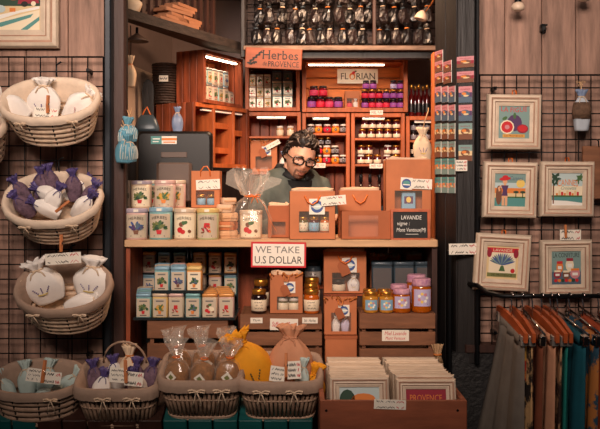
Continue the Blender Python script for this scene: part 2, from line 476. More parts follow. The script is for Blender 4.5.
# folded door leaves on the right, where the little cards hang
def leaf(p, q, z0, z1, nboards, m, th=.02):
    p = Vector(p); q = Vector(q); L = (q - p).length; a = math.atan2(q.y - p.y, q.x - p.x)
    pcs = []
    for k in range(nboards):
        pcs.append(('plank', MB().bevbox(L * k / nboards + .001, L * (k + 1) / nboards - .001, 0, th, z0, z1, .002, m)))
    pcs.append(('rail', MB().box(0, L, th, th + .012, z0 + .1, z0 + .16, m)))
    return struct('door_%d' % leaf.n, None, (p.x, p.y, 0), (0, 0, a), pcs), a, L
leaf.n = 1
LP, LQ = (sx(435, .17), .17), (sx(456.5, .0), .0)
RP, RQ = (sx(457, .0), .0), (sx(475, -.03), -.03)
lf1, a1, l1 = leaf(LP, LQ, .25, 2.5, 2, 'black_wood')
leaf.n = 2
lf2, a2, l2 = leaf(RP, RQ, sz(362, 0), 2.5, 1, 'black_wood')
struct('trim_6', MB().bevbox(sx(474.5, -.03), sx(478.5, -.03), -.05, .04, sz(362, 0), 2.5, .004, 'black_metal'))
struct('trim_7', MB().bevbox(sx(447, -.03), sx(451, -.03), -.05, -.005, .2, sz(250, -.03), .004, 'black_metal'))
struct('trim_8', MB().bevbox(sx(433, .5), sx(437.5, .5), .5, .56, .2, sz(52, .5), .004, 'shelf_post'))
# loft shelf at upper left
LZ = 2.045
loft_poly = [(-.72, .125), (-.298, .94), (-.298, 1.065), (-.44, .93), (-.553, .66), (-.717, .246), (-.76, .15)]
struct('trim_9', MB().loft([[(x, y, LZ) for x, y in loft_poly], [(x, y, LZ + .04) for x, y in loft_poly]], 'beam_wood', smooth=False))
# header ledge at the back with its dark bar, and dark panel behind the hanging packets
struct('trim_10', MB().bevbox(sx(243, .86), sx(437, .86), .86, 1.06, sz(50, .86), sz(45.5, .86), .004, 'ledge_wood'))
struct('trim_11', MB().box(sx(243, .9), sx(437, .9), .90, .96, sz(58, .9), sz(50, .9) - .001, 'black_wood'))
struct('wall_upper', MB().box(-.30, .64, 1.07, 1.10, sz(50, .86), 2.42, 'dark_wood'))
struct('trim_12', MB().bevbox(sx(241, .9), sx(245.5, .9), .87, .91, sz(58, .9), 2.42, .004, 'black_wood'))
struct('trim_13', MB().bevbox(sx(372.5, .88), sx(376, .88), .872, .892, sz(45, .88), 2.42, .003, 'dark_wood'))

# ================================================================== COUNTER, LOWER LEDGE, BENCH
ZC = sz(240, 0)
m = Model()
m.add('counter_board', MB().bevbox(sx(124, 0), sx(438, 0), 0, .40, ZC - .027, ZC, .004, 'counter_wood'))
m.add('side_panel', MB().box(sx(124, 0) - .0, sx(124, 0) + .02, .02, .40, .70, ZC - .027, 'crate_redwood'))
m.add('side_panel', MB().box(sx(438, 0) - .02, sx(438, 0), .02, .40, .70, ZC - .027, 'dark_wood'))
for k in range(9):
    x0, x1 = sx(124, 0) + .02, sx(438, 0) - .02
    m.add('back_plank', MB().box(x0 + (x1 - x0) * k / 9 + .0015, x0 + (x1 - x0) * (k + 1) / 9 - .0015, .385, .40, .70, ZC - .027, 'crate_redwood'))
m.add('lower_shelf', MB().bevbox(sx(124, 0), sx(438, 0), -.10, .40, .675, .70, .003, 'dark_wood'))
m.add('plinth', MB().box(sx(124, 0) + .01, sx(438, 0) - .01, -.06, .38, 0, .675, 'black_wood'))
place(m, 'shop_counter', 'long pale wooden sales counter with open display space below it', 'counter')

BZ = .575; BT = R(19)
m = Model()
bx0, bx1, bn = -1.14, .045, 14
TB = Matrix.Translation((0, -.405, BZ)) @ Matrix.Rotation(BT, 4, 'X')
for k in range(bn):
    a = bx0 + (bx1 - bx0) * k / bn; b = bx0 + (bx1 - bx0) * (k + 1) / bn
    mm = 'teal_paint' if (k >= 8 or k in (0, 1, 2)) else 'dark_wood'
    q = MB(); q.T = TB
    m.add('plank', q.bevbox(a + .003, b - .003, 0, .262, -.05, 0, .003, mm))
m.add('rail', MB().box(bx0, bx1, -.375, -.345, BZ - .12, BZ - .046, 'black_wood'))
m.add('rail', MB().box(bx0, bx1, -.20, -.17, BZ - .08, BZ + .012, 'black_wood'))
for x in (bx0 + .02, bx1 - .06):
    for y in (-.38, -.205):
        m.add('leg', MB().box(x, x + .04, y, y + .04, 0, BZ - .055 + (.0 if y < -.3 else .06), 'black_wood'))
place(m, 'display_bench', 'low sloping bench with teal painted boards carrying the row of wicker baskets', 'bench')

# ================================================================== BACK SHELVES
@cached
def crate_model(wd, ht, dp, th, shelves, back, mside, mback, led, divs=(), ledm='led', sp=0):
    """open-fronted box: local x centred, y 0 = front edge, z 0 = underside"""
    m = Model(); h2 = wd / 2
    for xa, xb in ((-h2, -h2 + th), (h2 - th, h2)):
        if sp:
            for k in range(sp): m.add('side_plank', MB().bevbox(xa, xb, dp * k / sp + (.002 if k else 0), dp * (k + 1) / sp - .002, 0, ht, .002, 'crate_redwood'))
            m.add('side_batten', MB().box(xa + th * .3, xb - th * .3, .001, dp - .001, .02, .05, 'dark_wood'))
        else: m.add('side_board', MB().bevbox(xa, xb, 0, dp, 0, ht, .002, mside))
    m.add('top_board', MB().bevbox(-h2 + th, h2 - th, 0, dp, ht - th, ht, .002, mside))
    m.add('bottom_board', MB().bevbox(-h2 + th, h2 - th, 0, dp, 0, th, .002, mside))
    n = back[1]
    for k in range(n):
        if back[0] == 'h':
            z0, z1 = th + (ht - 2 * th) * k / n, th + (ht - 2 * th) * (k + 1) / n
            m.add('back_plank', MB().bevbox(-h2 + th, h2 - th, dp - .012, dp, z0 + .0025, z1 - .0025, .002, mback))
        else:
            x0, x1 = -h2 + th + (wd - 2 * th) * k / n, -h2 + th + (wd - 2 * th) * (k + 1) / n
            m.add('back_plank', MB().bevbox(x0 + .002, x1 - .002, dp - .012, dp, th, ht - th, .002, mback))
    for z in shelves:
        m.add('shelf', MB().bevbox(-h2 + th, h2 - th, .004, dp - .013, z - .012, z, .002, mside))
    for t in divs:
        x = -h2 + wd * t
        m.add('divider', MB().bevbox(x - .009, x + .009, 0, dp - .013, th, ht - th, .002, mside))
    if led:
        lx = -h2 + th + (.010 if ledm == 'led' else wd * .14)
        q = m.add('light_bar', MB().box(lx, h2 - th - wd * led, .012, .030, ht - th - .008, ht - th - .0005, 'tin_metal'))
        m.add('light_strip', MB().box(lx + .002, h2 - th - wd * led - .002, .0105, .028, ht - th - .0135, ht - th - .0082, ledm), q)
    return m
YS = 1.20
def back_crate(px0, px1, py0, py1, label, th=.020, shelves=(), back=('v', 4), mside='crate_orange', mback='crate_redwood', led=0, dp=.18, ledm='led_dim'):
    wd, ht = sl(px1 - px0, YS) - .001, sl(py1 - py0, YS) - .001
    z0 = sz(py1, YS)
    sh = tuple(round(sz(p, YS) - z0, 4) for p in shelves)
    return place(crate_model(round(wd, 4), round(ht, 4), dp, th, sh, back, mside, mback, led, (), ledm), 'shelf_crate', label, 'shelf',
                 (sx((px0 + px1) / 2, YS), YS, z0), group='wooden crates stacked as shelves')
back_crate(245, 300, 62, 111, 'orange wood crate holding herb tins under the carved sign', back=('h', 4), mback='crate_redwood')
back_crate(302, 408, 58, 112, 'wide glowing orange crate with jam jars and light strip', th=.022, back=('h', 4), mback='crate_back', led=.18, ledm='led')
back_crate(245, 301, 112, 232, 'wood cubby with two pale jars behind the shopkeeper', shelves=(136, 172), back=('v', 5), led=.2)
back_crate(302, 350, 113, 232, 'wood cubby of red and orange jars right of the shopkeeper', shelves=(133, 164), back=('v', 4), led=.35)
back_crate(351, 405, 113, 232, 'wood cubby with rows of cream labelled jars in the centre', shelves=(138, 164), back=('v', 5), led=.3)
back_crate(406, 441, 116, 232, 'narrow wood cubby behind the hanging linen pouch', shelves=(140, 164), back=('v', 3), led=.1)
# support under the back shelves
m = Model()
zb = sz(232, YS) - .001
m.add('body', MB().box(sx(252, YS), sx(441, YS), YS, YS + .22, 0, zb - .02, 'dark_wood'))
m.add('top', MB().bevbox(sx(252, YS), sx(442, YS), YS - .01, YS + .23, zb - .02, zb, .003, 'crate_redwood'))
place(m, 'back_cabinet', 'dark wooden base cabinet under the back shelves', 'cabinet')
# splayed crates on the left
def diag(A, B):
    a = math.atan2(B[1] - A[1], B[0] - A[0]); L = math.hypot(B[0] - A[0], B[1] - A[1])
    return a, L, ((A[0] + B[0]) / 2, (A[1] + B[1]) / 2)
DA, DB = (sx(204, .85), .85), (sx(243, 1.16), 1.16)
aU, lU, cU = diag(DA, DB)
ZU = 1.776; HU = .258
place(crate_model(round(lU, 4), HU, .17, .018, (), ('v', 4), 'crate_redwood', 'crate_orange', .06, (), 'led', 4), 'shelf_crate',
      'angled reddish crate with lit tins above the left cubbies', 'shelf', (cU[0], cU[1], ZU), (0, 0, aU), group='wooden crates stacked as shelves')
EA, EB = (sx(193, .80), .80), (sx(249, 1.18), 1.18)
aL, lL, cL = diag(EA, EB)
ZL = 1.462; HL = ZU - ZL - .002
angled_cubbies = place(crate_model(round(lL, 4), round(HL, 4), .24, .020, (), ('v', 6), 'crate_orange', 'crate_redwood', .05, (.36, .715), 'led_dim', 5), 'shelf_crate',
      'angled row of three cubbies behind the black monitor', 'shelf', (cL[0], cL[1], ZL), (0, 0, aL), group='wooden crates stacked as shelves')
m = Model()
m.add('body', MB().box(-lL / 2, lL / 2, 0, .24, 0, ZL - .022, 'black_wood'))
m.add('top', MB().bevbox(-lL / 2 - .01, lL / 2 + .005, -.02, .24, ZL - .022, ZL - .001, .003, 'black_plastic'))
place(m, 'side_cabinet', 'black base cabinet under the angled left cubbies', 'cabinet', (cL[0], cL[1], 0), (0, 0, aL))
# side panel cabinet (vertical planks) that carries the dark basket
def on_front(c, a, u, v, z):
    """point on an angled crate: u along the front, v depth behind it"""
    return Vector((c[0] + u * math.cos(a) - v * math.sin(a), c[1] + u * math.sin(a) + v * math.cos(a), z))

# ================================================================== WIRE GRIDS
def wire_grid(x0, x1, z0, z1, dx, dz, Y, label, name='wire_grid', r=.0024, ends=True):
    m = Model(); mb = MB()
    n = int(round((x1 - x0) / dx)); k2 = int(round((z1 - z0) / dz))
    for k in range(1, n):
        x = x0 + (x1 - x0) * k / n; mb.tube([(x, 0, z0), (x, 0, z1)], r, 'black_metal', 4)
    for k in range(1, k2):
        z = z0 + (z1 - z0) * k / k2; mb.tube([(x0, -.004, z), (x1, -.004, z)], r, 'black_metal', 4)
    m.add('wires', mb)
    fr = MB()
    for p, q in (((x0, 0, z0), (x1, 0, z0)), ((x0, 0, z1), (x1, 0, z1)), ((x0, 0, z0), (x0, 0, z1)), ((x1, 0, z0), (x1, 0, z1))):
        fr.tube([p, q], r * 1.5, 'black_metal', 6)
    m.add('frame', fr)
    for x in (x0 + .06, x1 - .06):
        for z in (z0 + .05, z1 - .05):
            m.add('bracket', MB().box(x - .006, x + .006, -.002, .06, z - .006, z + .006, 'black_metal'))
    return place(m, name, label, 'grid', (0, Y, 0))
GY = -.02
wire_grid(sx(-70, GY), sx(103.5, GY), sz(368, GY), sz(57, GY), sl(16.1, GY), sl(15, GY), GY, 'black wire display grid on the left plank wall with hanging baskets')
wire_grid(sx(479.5, GY), sx(690, GY), sz(346, GY), sz(75, GY), sl(12.7, GY), sl(13, GY), GY, 'black wire display grid on the right plank wall with framed prints')
wire_grid(sx(247, 1.03), sx(436, 1.03), sz(44, 1.03), 2.41, sl(8, 1.03), sl(8, 1.03), 1.03, 'black wire grid high at the back behind the dark packets', r=.002)
# ================================================================== PRODUCT MODELS
def sup(a, b, n, k, seg):
    t = 2 * PI * k / seg; c, s = math.cos(t), math.sin(t)
    return (a * math.copysign(abs(c) ** (2 / n), c), b * math.copysign(abs(s) ** (2 / n), s))
def ring(a, b, n, z, seg, cx=0, cy=0):
    return [(cx + sup(a, b, n, k, seg)[0], cy + sup(a, b, n, k, seg)[1], z) for k in range(seg)]

def motif(mb, kind, w, h, y, cz=0, words=None):
    """little printed picture on a label, w x h around (0, cz)"""
    U = lambda u: u * w
    Vv = lambda v: cz + v * h
    e = -.0004
    if words: mb.text(words, 0, Vv(.36), w * .74, h * .12, y + e, 'ink', arc=h * .05)
    rnd = random.Random(kind)
    def leaves(n, cols, rx, rz, up, spread):
        for k in range(n):
            a = rnd.uniform(-spread, spread); r = rnd.uniform(.25, 1)
            mb.ell(U(math.sin(a) * r * rx), Vv(up + math.cos(a) * r * rz), w * .11, h * .05, y + e * (2 + k * .1), cols[k % len(cols)], 7, PI / 2 - a)
    if kind in ('plant', 'bush', 'lavender', 'sage'):
        cols = {'plant': ['ink_green', 'ink_olive', 'ink_dkgreen'], 'bush': ['ink_olive', 'ink_green', 'ink_gold'],
                'lavender': ['ink_blue', 'ink_slate', 'ink_purple'], 'sage': ['ink_dkgreen', 'ink_green', 'ink_slate']}[kind]
        leaves(30, cols, .32, .30, -.12, 1.75)
        pot = {'plant': 'ink_red', 'bush': 'ink_orange', 'lavender': 'ink_brown', 'sage': 'ink_orange'}[kind]
        mb.face([(U(-.09), Vv(-.34)), (U(.09), Vv(-.34)), (U(.13), Vv(-.17)), (U(-.13), Vv(-.17))], y + e * 6, pot)
    elif kind == 'garlic':
        for u, v, r, c in ((-.2, -.16, .15, 'ink_red'), (-.05, -.24, .12, 'ink_red'), (.2, -.08, .18, 'ink_cream'), (-.12, .08, .13, 'ink_brown'), (.05, .02, .1, 'ink_cream'), (.28, -.22, .09, 'ink_brown')):
            mb.ell(U(u), Vv(v), w * r, w * r * .95, y + e * (2 + r), c, 10)
        leaves(8, ['ink_green'], .2, .12, .1, 1.2)
    else:  # spice
        for k in range(12):
            mb.ell(U(rnd.uniform(-.28, .28)), Vv(rnd.uniform(-.28, .12)), w * rnd.uniform(.05, .13), w * rnd.uniform(.03, .06), y + e * (2 + k * .1), ('ink_red', 'ink_orange', 'ink_brown', 'ink_wine')[k % 4], 8, rnd.uniform(0, 3))
        mb.face([(U(-.16), Vv(-.06)), (U(.16), Vv(-.06)), (U(.12), Vv(.14)), (U(-.12), Vv(.14))], y + e * 5, 'ink_red')
    mb.rect(U(-.26), U(.26), Vv(-.44), Vv(-.40), y + e, 'ink')

@cached
def tin_model(shape, w, h, body, lid, mot, detail=True, dp=None, hi=False):
    m = Model(); r = w / 2; lh = h * .14
    if shape == 'round':
        b = MB().lathe([(r * .94, 0), (r * .97, h * .015), (r * .97, h - lh), (r * .93, h - lh + .0005)], 24, body)
        l = MB().lathe([(r * .99, h - lh), (r, h - lh + .002), (r, h - .004), (r * .96, h - .0005), (r * .86, h - .0005), (r * .84, h - .003), (0.001, h - .003)], 24, lid)
    else:
        d = (dp or w) / 2
        b = MB().loft([ring(r * .96, d * .96, 6, 0, 20), ring(r * .98, d * .98, 6, h * .02, 20), ring(r * .98, d * .98, 6, h - lh, 20)], body)
        l = MB().loft([ring(r, d, 6, h - lh, 20), ring(r, d, 6, h - .004, 20), ring(r * .95, d * .95, 6, h, 20), ring(r * .86, d * .86, 6, h, 20), ring(r * .84, d * .84, 6, h - .0025, 20)], lid)
    bi = m.add('body', b); m.add('lid', l)
    lb = MB(); lw, lhh = w * .84, (h - lh) * .86; cz = (h - lh) * .5
    if shape == 'round':
        rr = r * .97
        lb.wrap = lambda p: ((rr - p[1]) * math.sin(p[0] / rr), -(rr - p[1]) * math.cos(p[0] / rr), p[2])
        n = 8; lw = w * 1.0
        for k in range(n):
            lb.rect(-lw / 2 + lw * k / n, -lw / 2 + lw * (k + 1) / n, cz - lhh / 2, cz + lhh / 2, -.0004, 'ink_cream' if body in ('tin_cream', 'tin_yellow') else 'tin_white')
        lw *= .86
        y = -.0008
    else:
        y = -(dp or w) / 2 * .98 - .0006
        lb.prism([(-lw / 2, cz - lhh / 2), (lw / 2, cz - lhh / 2), (lw / 2, cz + lhh / 2), (-lw / 2, cz + lhh / 2)], y, y + .001, 'tin_dim' if body == 'tin_slate' else 'tin_white' if body != 'tin_orange' else 'ink_cream')
    q = m.add('label', lb, bi)
    if detail:
        mo = MB(); mo.wrap = lb.wrap
        motif(mo, mot, lw, lhh, y, cz, 'HERBES' if hi else None)
        if not hi: mo.rect(-lw * .3, lw * .3, cz + lhh * .32, cz + lhh * .40, y - .0004, 'ink_grey')
        # third level is the label; print is joined to it
        lbl = lb
        off = len(lbl.v)
        lbl.v += mo.v; lbl.f += [tuple(i + off for i in f) for f in mo.f]; lbl.m += mo.m; lbl.sm += mo.sm
        m.p[q] = ('label', lbl.mesh('label'), bi, None, None)
    if hi:
        st = MB(); st.wrap = lb.wrap
        for k in range(3): st.rect(-w * .10 + w * .066 * k, -w * .10 + w * .066 * (k + 1), h - lh * .80, h - lh * .22, -.0020 if shape == 'round' else y - .0012, 'card_white')
        m.add('price_sticker', st)
    return m

@cached
def jar_model(w, h, content, lid, label, lab=(.12, .58), lidh=.20, seg=16, mark=None, cloth=False):
    m = Model(); r = w / 2; hl = h * (1 - lidh)
    bi = m.add('glass_body', MB().lathe([(r * .86, 0), (r * .98, h * .03), (r, h * .08), (r, hl * .84), (r * .94, hl * .93), (r * .80, hl), (r * .78, hl + .001)], seg, content))
    if cloth:
        k = 20
        def fr(rad, z, amp): return [((rad + amp * math.cos(10 * 2 * PI * i / k)) * math.cos(2 * PI * i / k), (rad + amp * math.cos(10 * 2 * PI * i / k)) * math.sin(2 * PI * i / k), z) for i in range(k)]
        m.add('lid', MB().loft([fr(r * 1.0, hl * .93, .002), fr(r * .92, hl + .001, .001), fr(r * .94, h - .004, 0), fr(r * .86, h, 0)], lid))
    else:
        m.add('lid', MB().lathe([(r * .86, hl - h * .01), (r * .92, hl), (r * .92, h - .003), (r * .86, h), (.001, h - .0008)], seg, lid))
    if label:
        if mark == 'flower':
            lb = MB(); rr0 = r + .0004
            lb.wrap = lambda p: ((rr0 - p[1]) * math.sin(p[0] / rr0), -(rr0 - p[1]) * math.cos(p[0] / rr0), p[2])
            for k in range(8): lb.rect(r * (-.95 + 1.9 * k / 8), r * (-.95 + 1.9 * (k + 1) / 8), h * lab[0], h * lab[1], -.0004, label)
            q = m.add('label', lb, bi)
        else: q = m.add('label', MB().lathe([(r + .0004, h * lab[0]), (r + .0008, h * lab[0] + .0003), (r + .0008, h * lab[1] - .0003), (r + .0004, h * lab[1])], seg, label, cap0=False, cap1=False), bi)
        if mark:
            mk = MB(); rr = r + .0008
            mk.wrap = lambda p: ((rr - p[1]) * math.sin(p[0] / rr), -(rr - p[1]) * math.cos(p[0] / rr), p[2])
            zc = h * (lab[0] + lab[1]) / 2; lh = h * (lab[1] - lab[0])
            if mark == 'disc':
                mk.ell(0, zc, r * .42, r * .42, -.0006, 'ink', 10); mk.ell(0, zc, r * .26, r * .26, -.0009, 'ink_grey', 8)
            elif mark == 'lines':
                mk.rect(-r * .5, r * .5, zc + lh * .12, zc + lh * .26, -.0006, 'ink_grey'); mk.rect(-r * .35, r * .35, zc - lh * .22, zc - lh * .08, -.0006, 'ink_red')
            elif mark == 'flower':
                for k in range(7):
                    a = 2 * PI * k / 7
                    mk.ell(r * .4 * math.cos(a), zc + lh * .24 * math.sin(a), r * .16, r * .16, -.0006, ('ink_white', 'ink_pink', 'ink_yellow')[k % 3], 7)
                mk.rect(-r * .5, r * .5, zc - lh * .4, zc - lh * .34, -.0006, 'ink_blue')
            elif mark == 'words':
                for j, u in enumerate((.28, .02, -.24)): mk.scribble(0, zc + lh * u, r * 1.1, lh * .16, -.0006, 'ink', j, 7)
            m.add('label_print', mk, bi)
    return m

@cached
def bottle_model(w, h, content, cap, label, shoulder=.62, neck=.3):
    m = Model(); r = w / 2
    b = m.add('glass_body', MB().lathe([(r * .9, 0), (r, h * .02), (r, h * shoulder), (r * .8, h * (shoulder + .07)), (r * neck, h * (shoulder + .14)), (r * neck, h * .88)], 14, content))
    m.add('cap', MB().lathe([(r * neck * 1.3, h * .86), (r * neck * 1.3, h * .985), (r * neck, h)], 10, cap))
    m.add('label', MB().lathe([(r + .0006, h * .14), (r + .0008, h * .15), (r + .0008, h * .40), (r + .0006, h * .41)], 14, label, cap0=False, cap1=False), b)
    return m

def bow(mb, c, s, m, tail=1.0, axis='x'):
    """ribbon bow facing -Y"""
    cx, cy, cz = c
    for d in (-1, 1):
        mb.strip([(cx, cy, cz), (cx + d * s * .5, cy - s * .12, cz + s * .32), (cx + d * s, cy - s * .1, cz + s * .2), (cx + d * s * .9, cy - s * .05, cz - s * .1), (cx + d * s * .3, cy - s * .03, cz - s * .03), (cx, cy, cz)], s * .22, m, (0, 1, .4))
        mb.tube([(cx, cy - .002, cz), (cx + d * s * .35, cy - s * .15, cz - s * .5 * tail), (cx + d * s * .55, cy - s * .14, cz - s * 1.1 * tail)], s * .085, m, 5)
    mb.lathe([(s * .06, -s * .1), (s * .14, -s * .05), (s * .14, s * .06), (s * .06, s * .1)], 8, m, c=(cx, cy - s * .08, cz))
    return mb

@cached
def kraft_bag(w, h, d, win=(-.30, .30, .12, .48), kind='handles', m1='kraft', tagk=True, tissue=True, sticker=True, handle='ribbon_orange'):
    """paper gift bag, origin at base centre, front towards -Y"""
    m = Model(); t = .0016; y0, y1 = -d / 2, d / 2; hw = w / 2
    fold = .92
    b = MB()
    x0, x1, z0, z1 = win[0] * w, win[1] * w, win[2] * h, win[3] * h
    for a in ((-hw, hw, 0, z0), (-hw, hw, z1, h), (-hw, x0, z0, z1), (x1, hw, z0, z1)): b.box(a[0], a[1], y0, y0 + t, a[2], a[3], m1)
    b.box(-hw, hw, y1 - t, y1, 0, h, m1)
    for s in (-1, 1):
        xs = s * hw
        # side gusset folded inwards
        q = [(xs, y0, 0), (xs - s * .001, 0, 0), (xs, y1, 0)]
        g = [(xs, y0, h), (xs - s * w * .05, 0, h), (xs, y1, h)]
        b.loft([[q[0], q[1], q[2], (q[2][0] - s * t, q[2][1], 0), (q[1][0] - s * t, 0, 0), (q[0][0] - s * t, q[0][1], 0)],
                [g[0], g[1], g[2], (g[2][0] - s * t, g[2][1], h), (g[1][0] - s * t, 0, h), (g[0][0] - s * t, g[0][1], h)]], m1, smooth=False)
    b.box(-hw, hw, y0, y1, 0, .002, m1)
    bi = m.add('paper_body', b)
    if win[1] > win[0]:
        m.add('window', MB().box(x0 - .003, x1 + .003, y0 + t, y0 + t + .0008, z0 - .003, z1 + .003, 'window_film'), bi)
        m.add('window_back', MB().box(-hw + .004, hw - .004, y1 - .012, y1 - .004, .003, h * .6, 'kraft_dark'), bi)
    if tissue:
        rnd = random.Random(int(w * 1e4)); tb = MB(); n = 14
        lo, hi, mid = [], [], []
        for k in range(n):
            x, y = sup(hw * .93, d * .42, 5, k, n)
            lo.append((x, y, h * .93)); mid.append((x * 1.02, y * 1.05, h + rnd.uniform(.002, .012))); hi.append((x * .7, y * .5, h + rnd.uniform(.0, .016)))
        tb.loft([lo, mid, hi], 'tissue', cap0=True, cap1=True, smooth=False); m.add('tissue', tb)
    if kind == 'handles':
        hb = MB()
        hb.tube([(-w * .17, y0 - .002, h * .86), (-w * .16, y0 - .004, h * 1.0), (-w * .06, y0 - .002, h * 1.11), (w * .05, y0 - .003, h * 1.12), (w * .15, y0 - .004, h * 1.0), (w * .16, y0 - .002, h * .86)], w * .022, handle, 6)
        m.add('handle', hb)
    elif kind == 'loop':
        hb = MB(); hb.tube([(-w * .17, y0 - .003, h * .90), (-w * .10, y0 - .010, h * .78), (0, y0 - .012, h * .72), (w * .10, y0 - .010, h * .78), (w * .17, y0 - .003, h * .90)], w * .018, handle, 6); m.add('handle', hb)
    elif kind == 'raffia':
        hb = MB(); rnd = random.Random(3)
        for k in range(9):
            x = w * (-.5 + k / 8); z = h * (.99 + rnd.uniform(-.02, .02))
            hb.tube([(x, y0 - .002, z), (x + w * rnd.uniform(-.1, .1), y0 - .008, z + h * rnd.uniform(.02, .09)), (x + w * rnd.uniform(-.16, .16), y0 - .006, z + h * rnd.uniform(-.12, .09))], w * .022, 'raffia', 5)
        hb.tube([(-w * .08, y0 - .003, h * .98), (-w * .05, y0 - .012, h * .84), (w * .05, y0 - .012, h * .84), (w * .08, y0 - .003, h * .98)], w * .02, 'raffia', 5)
        m.add('raffia_tie', hb)
    if sticker:
        st = MB(); cx, cz, s = w * .10, h * .68, w * .17
        st.prism([(cx - s, cz - s), (cx + s, cz - s), (cx + s, cz + s), (cx - s, cz + s)], y0 - .0025, y0 - .0005, 'card_white')
        st.ell(cx, cz, s * .8, s * .8, y0 - .003, 'ink_blue', 16); st.ell(cx, cz, s * .55, s * .4, y0 - .0034, 'ink_sky', 12)
        st.rect(cx - s * .7, cx + s * .7, cz - s * .1, cz + s * .12, y0 - .0038, 'ink_white')
        m.add('logo_card', st)
    if tagk:
        tb = MB(); tb.T = Matrix.Translation((-w * .04, y0 - .006, h * .62)) @ Matrix.Rotation(R(-24), 4, 'Y')
        s = w * .115; tb.prism([(-s, -s * 1.6), (s, -s * 1.6), (s, s * .8), (s * .5, s * 1.3), (-s * .5, s * 1.3), (-s, s * .8)], -.0012, .0012, 'kraft_dark'); m.add('hang_tag', tb)
    return m

@cached
def sachet_model(w, h, d, body, top, tie='ribbon', emb=None, seed=1, neck=.74, stripes=False):
    """gathered pouch standing on its base, front -Y"""
    rnd = random.Random(seed); m = Model(); seg = 36
    ph = [rnd.uniform(0, 6.28) for _ in range(4)]
    def rg(t, grow=1.0, ruff=0.0, nr=9):
        tt = min(t / neck, 1)
        prof = (.70 + .30 * math.sin(min(tt * 2.6, PI / 2))) if tt < .55 else 1.0 - .72 * max(0, (tt - .55) / .45) ** 1.9
        out = []
        for k in range(seg):
            a = 2 * PI * k / seg
            x, y = sup(w / 2, d / 2, 2.6, k, seg)
            wob = 1 + .05 * math.sin(3 * a + ph[0] + 4 * t) + .035 * math.sin(5 * a + ph[1] - 6 * t)
            wob += (ruff + .13 * tt ** 5) * math.sin(nr * a + ph[2])
            out.append((x * prof * grow * wob, y * prof * grow * wob, t * h))
        return out
    m.add('pouch', MB().loft([rg(t * neck) for t in (0, .06, .18, .34, .5, .64, .76, .86, .94, 1)], body))
    fr = MB().loft([rg(neck, .95), rg(neck, 1.0)] , top, False, False)
    rings_ = []
    for i, t in enumerate((neck, neck + (1 - neck) * .35, neck + (1 - neck) * .7, 1.0)):
        g = (1.0, 1.35, 1.75, 2.0)[i]
        base = rg(neck, g, (.0, .10, .18, .24)[i])
        rings_.append([(x, y, t * h + (.0 if i < 3 else h * .03 * math.sin(1.7 * k))) for k, (x, y, z) in enumerate(base)])
    fr = MB().loft(rings_, top, False, True); m.add('frill', fr)
    rr = rg(neck, 1.12)
    tb = MB().tube([(x, y, neck * h) for x, y, z in rr], w * .028, tie, 5, closed=True)
    yf = min(p[1] for p in rr)
    for s in (-1, 1): tb.tube([(0, yf, neck * h), (s * w * .14, yf - .008, neck * h - h * .05), (s * w * .20, yf - .012, neck * h - h * .16)], w * .022, tie, 5)
    m.add('tie', tb)
    if emb:
        e = MB()
        # embroidered sprigs, laid just proud of the bulging front
        for u, a in ((-.12, .5), (0, .1), (.12, -.35)):
            for j in range(4):
                z = h * (.30 + j * .034); x = w * u * (1 + j * .25) + math.sin(a) * j * .0
                yy = -d / 2 * 1.055 * math.sqrt(max(.2, 1 - (abs(x) / (w / 2)) ** 2.6)) ** .8
                e.lathe([(.0005, -h * .016), (w * .018, 0), (.0005, h * .016)], 6, emb, c=(x, yy, z + h * .03))
        e.strip([(-w * .14, -d / 2 * 1.05, h * .29), (0, -d / 2 * 1.06, h * .275), (w * .12, -d / 2 * 1.05, h * .29)], h * .02, 'straw_yellow', (0, 0, 1))
        m.add('embroidery', e)
    if stripes:
        e = MB()
        for k in range(-3, 4):
            x = w * .13 * k; yy = -d / 2 * 1.04 * math.sqrt(max(.1, 1 - (abs(x) / (w / 2)) ** 2.6)) ** .8
            e.strip([(x * .9, yy * .92, h * .10), (x, yy, h * .25), (x * .97, yy, h * .42), (x * .8, yy * .9, h * .56)], w * .035, 'pale_stripe', (1, 0, 0))
        m.add('stripe', e)
    return m

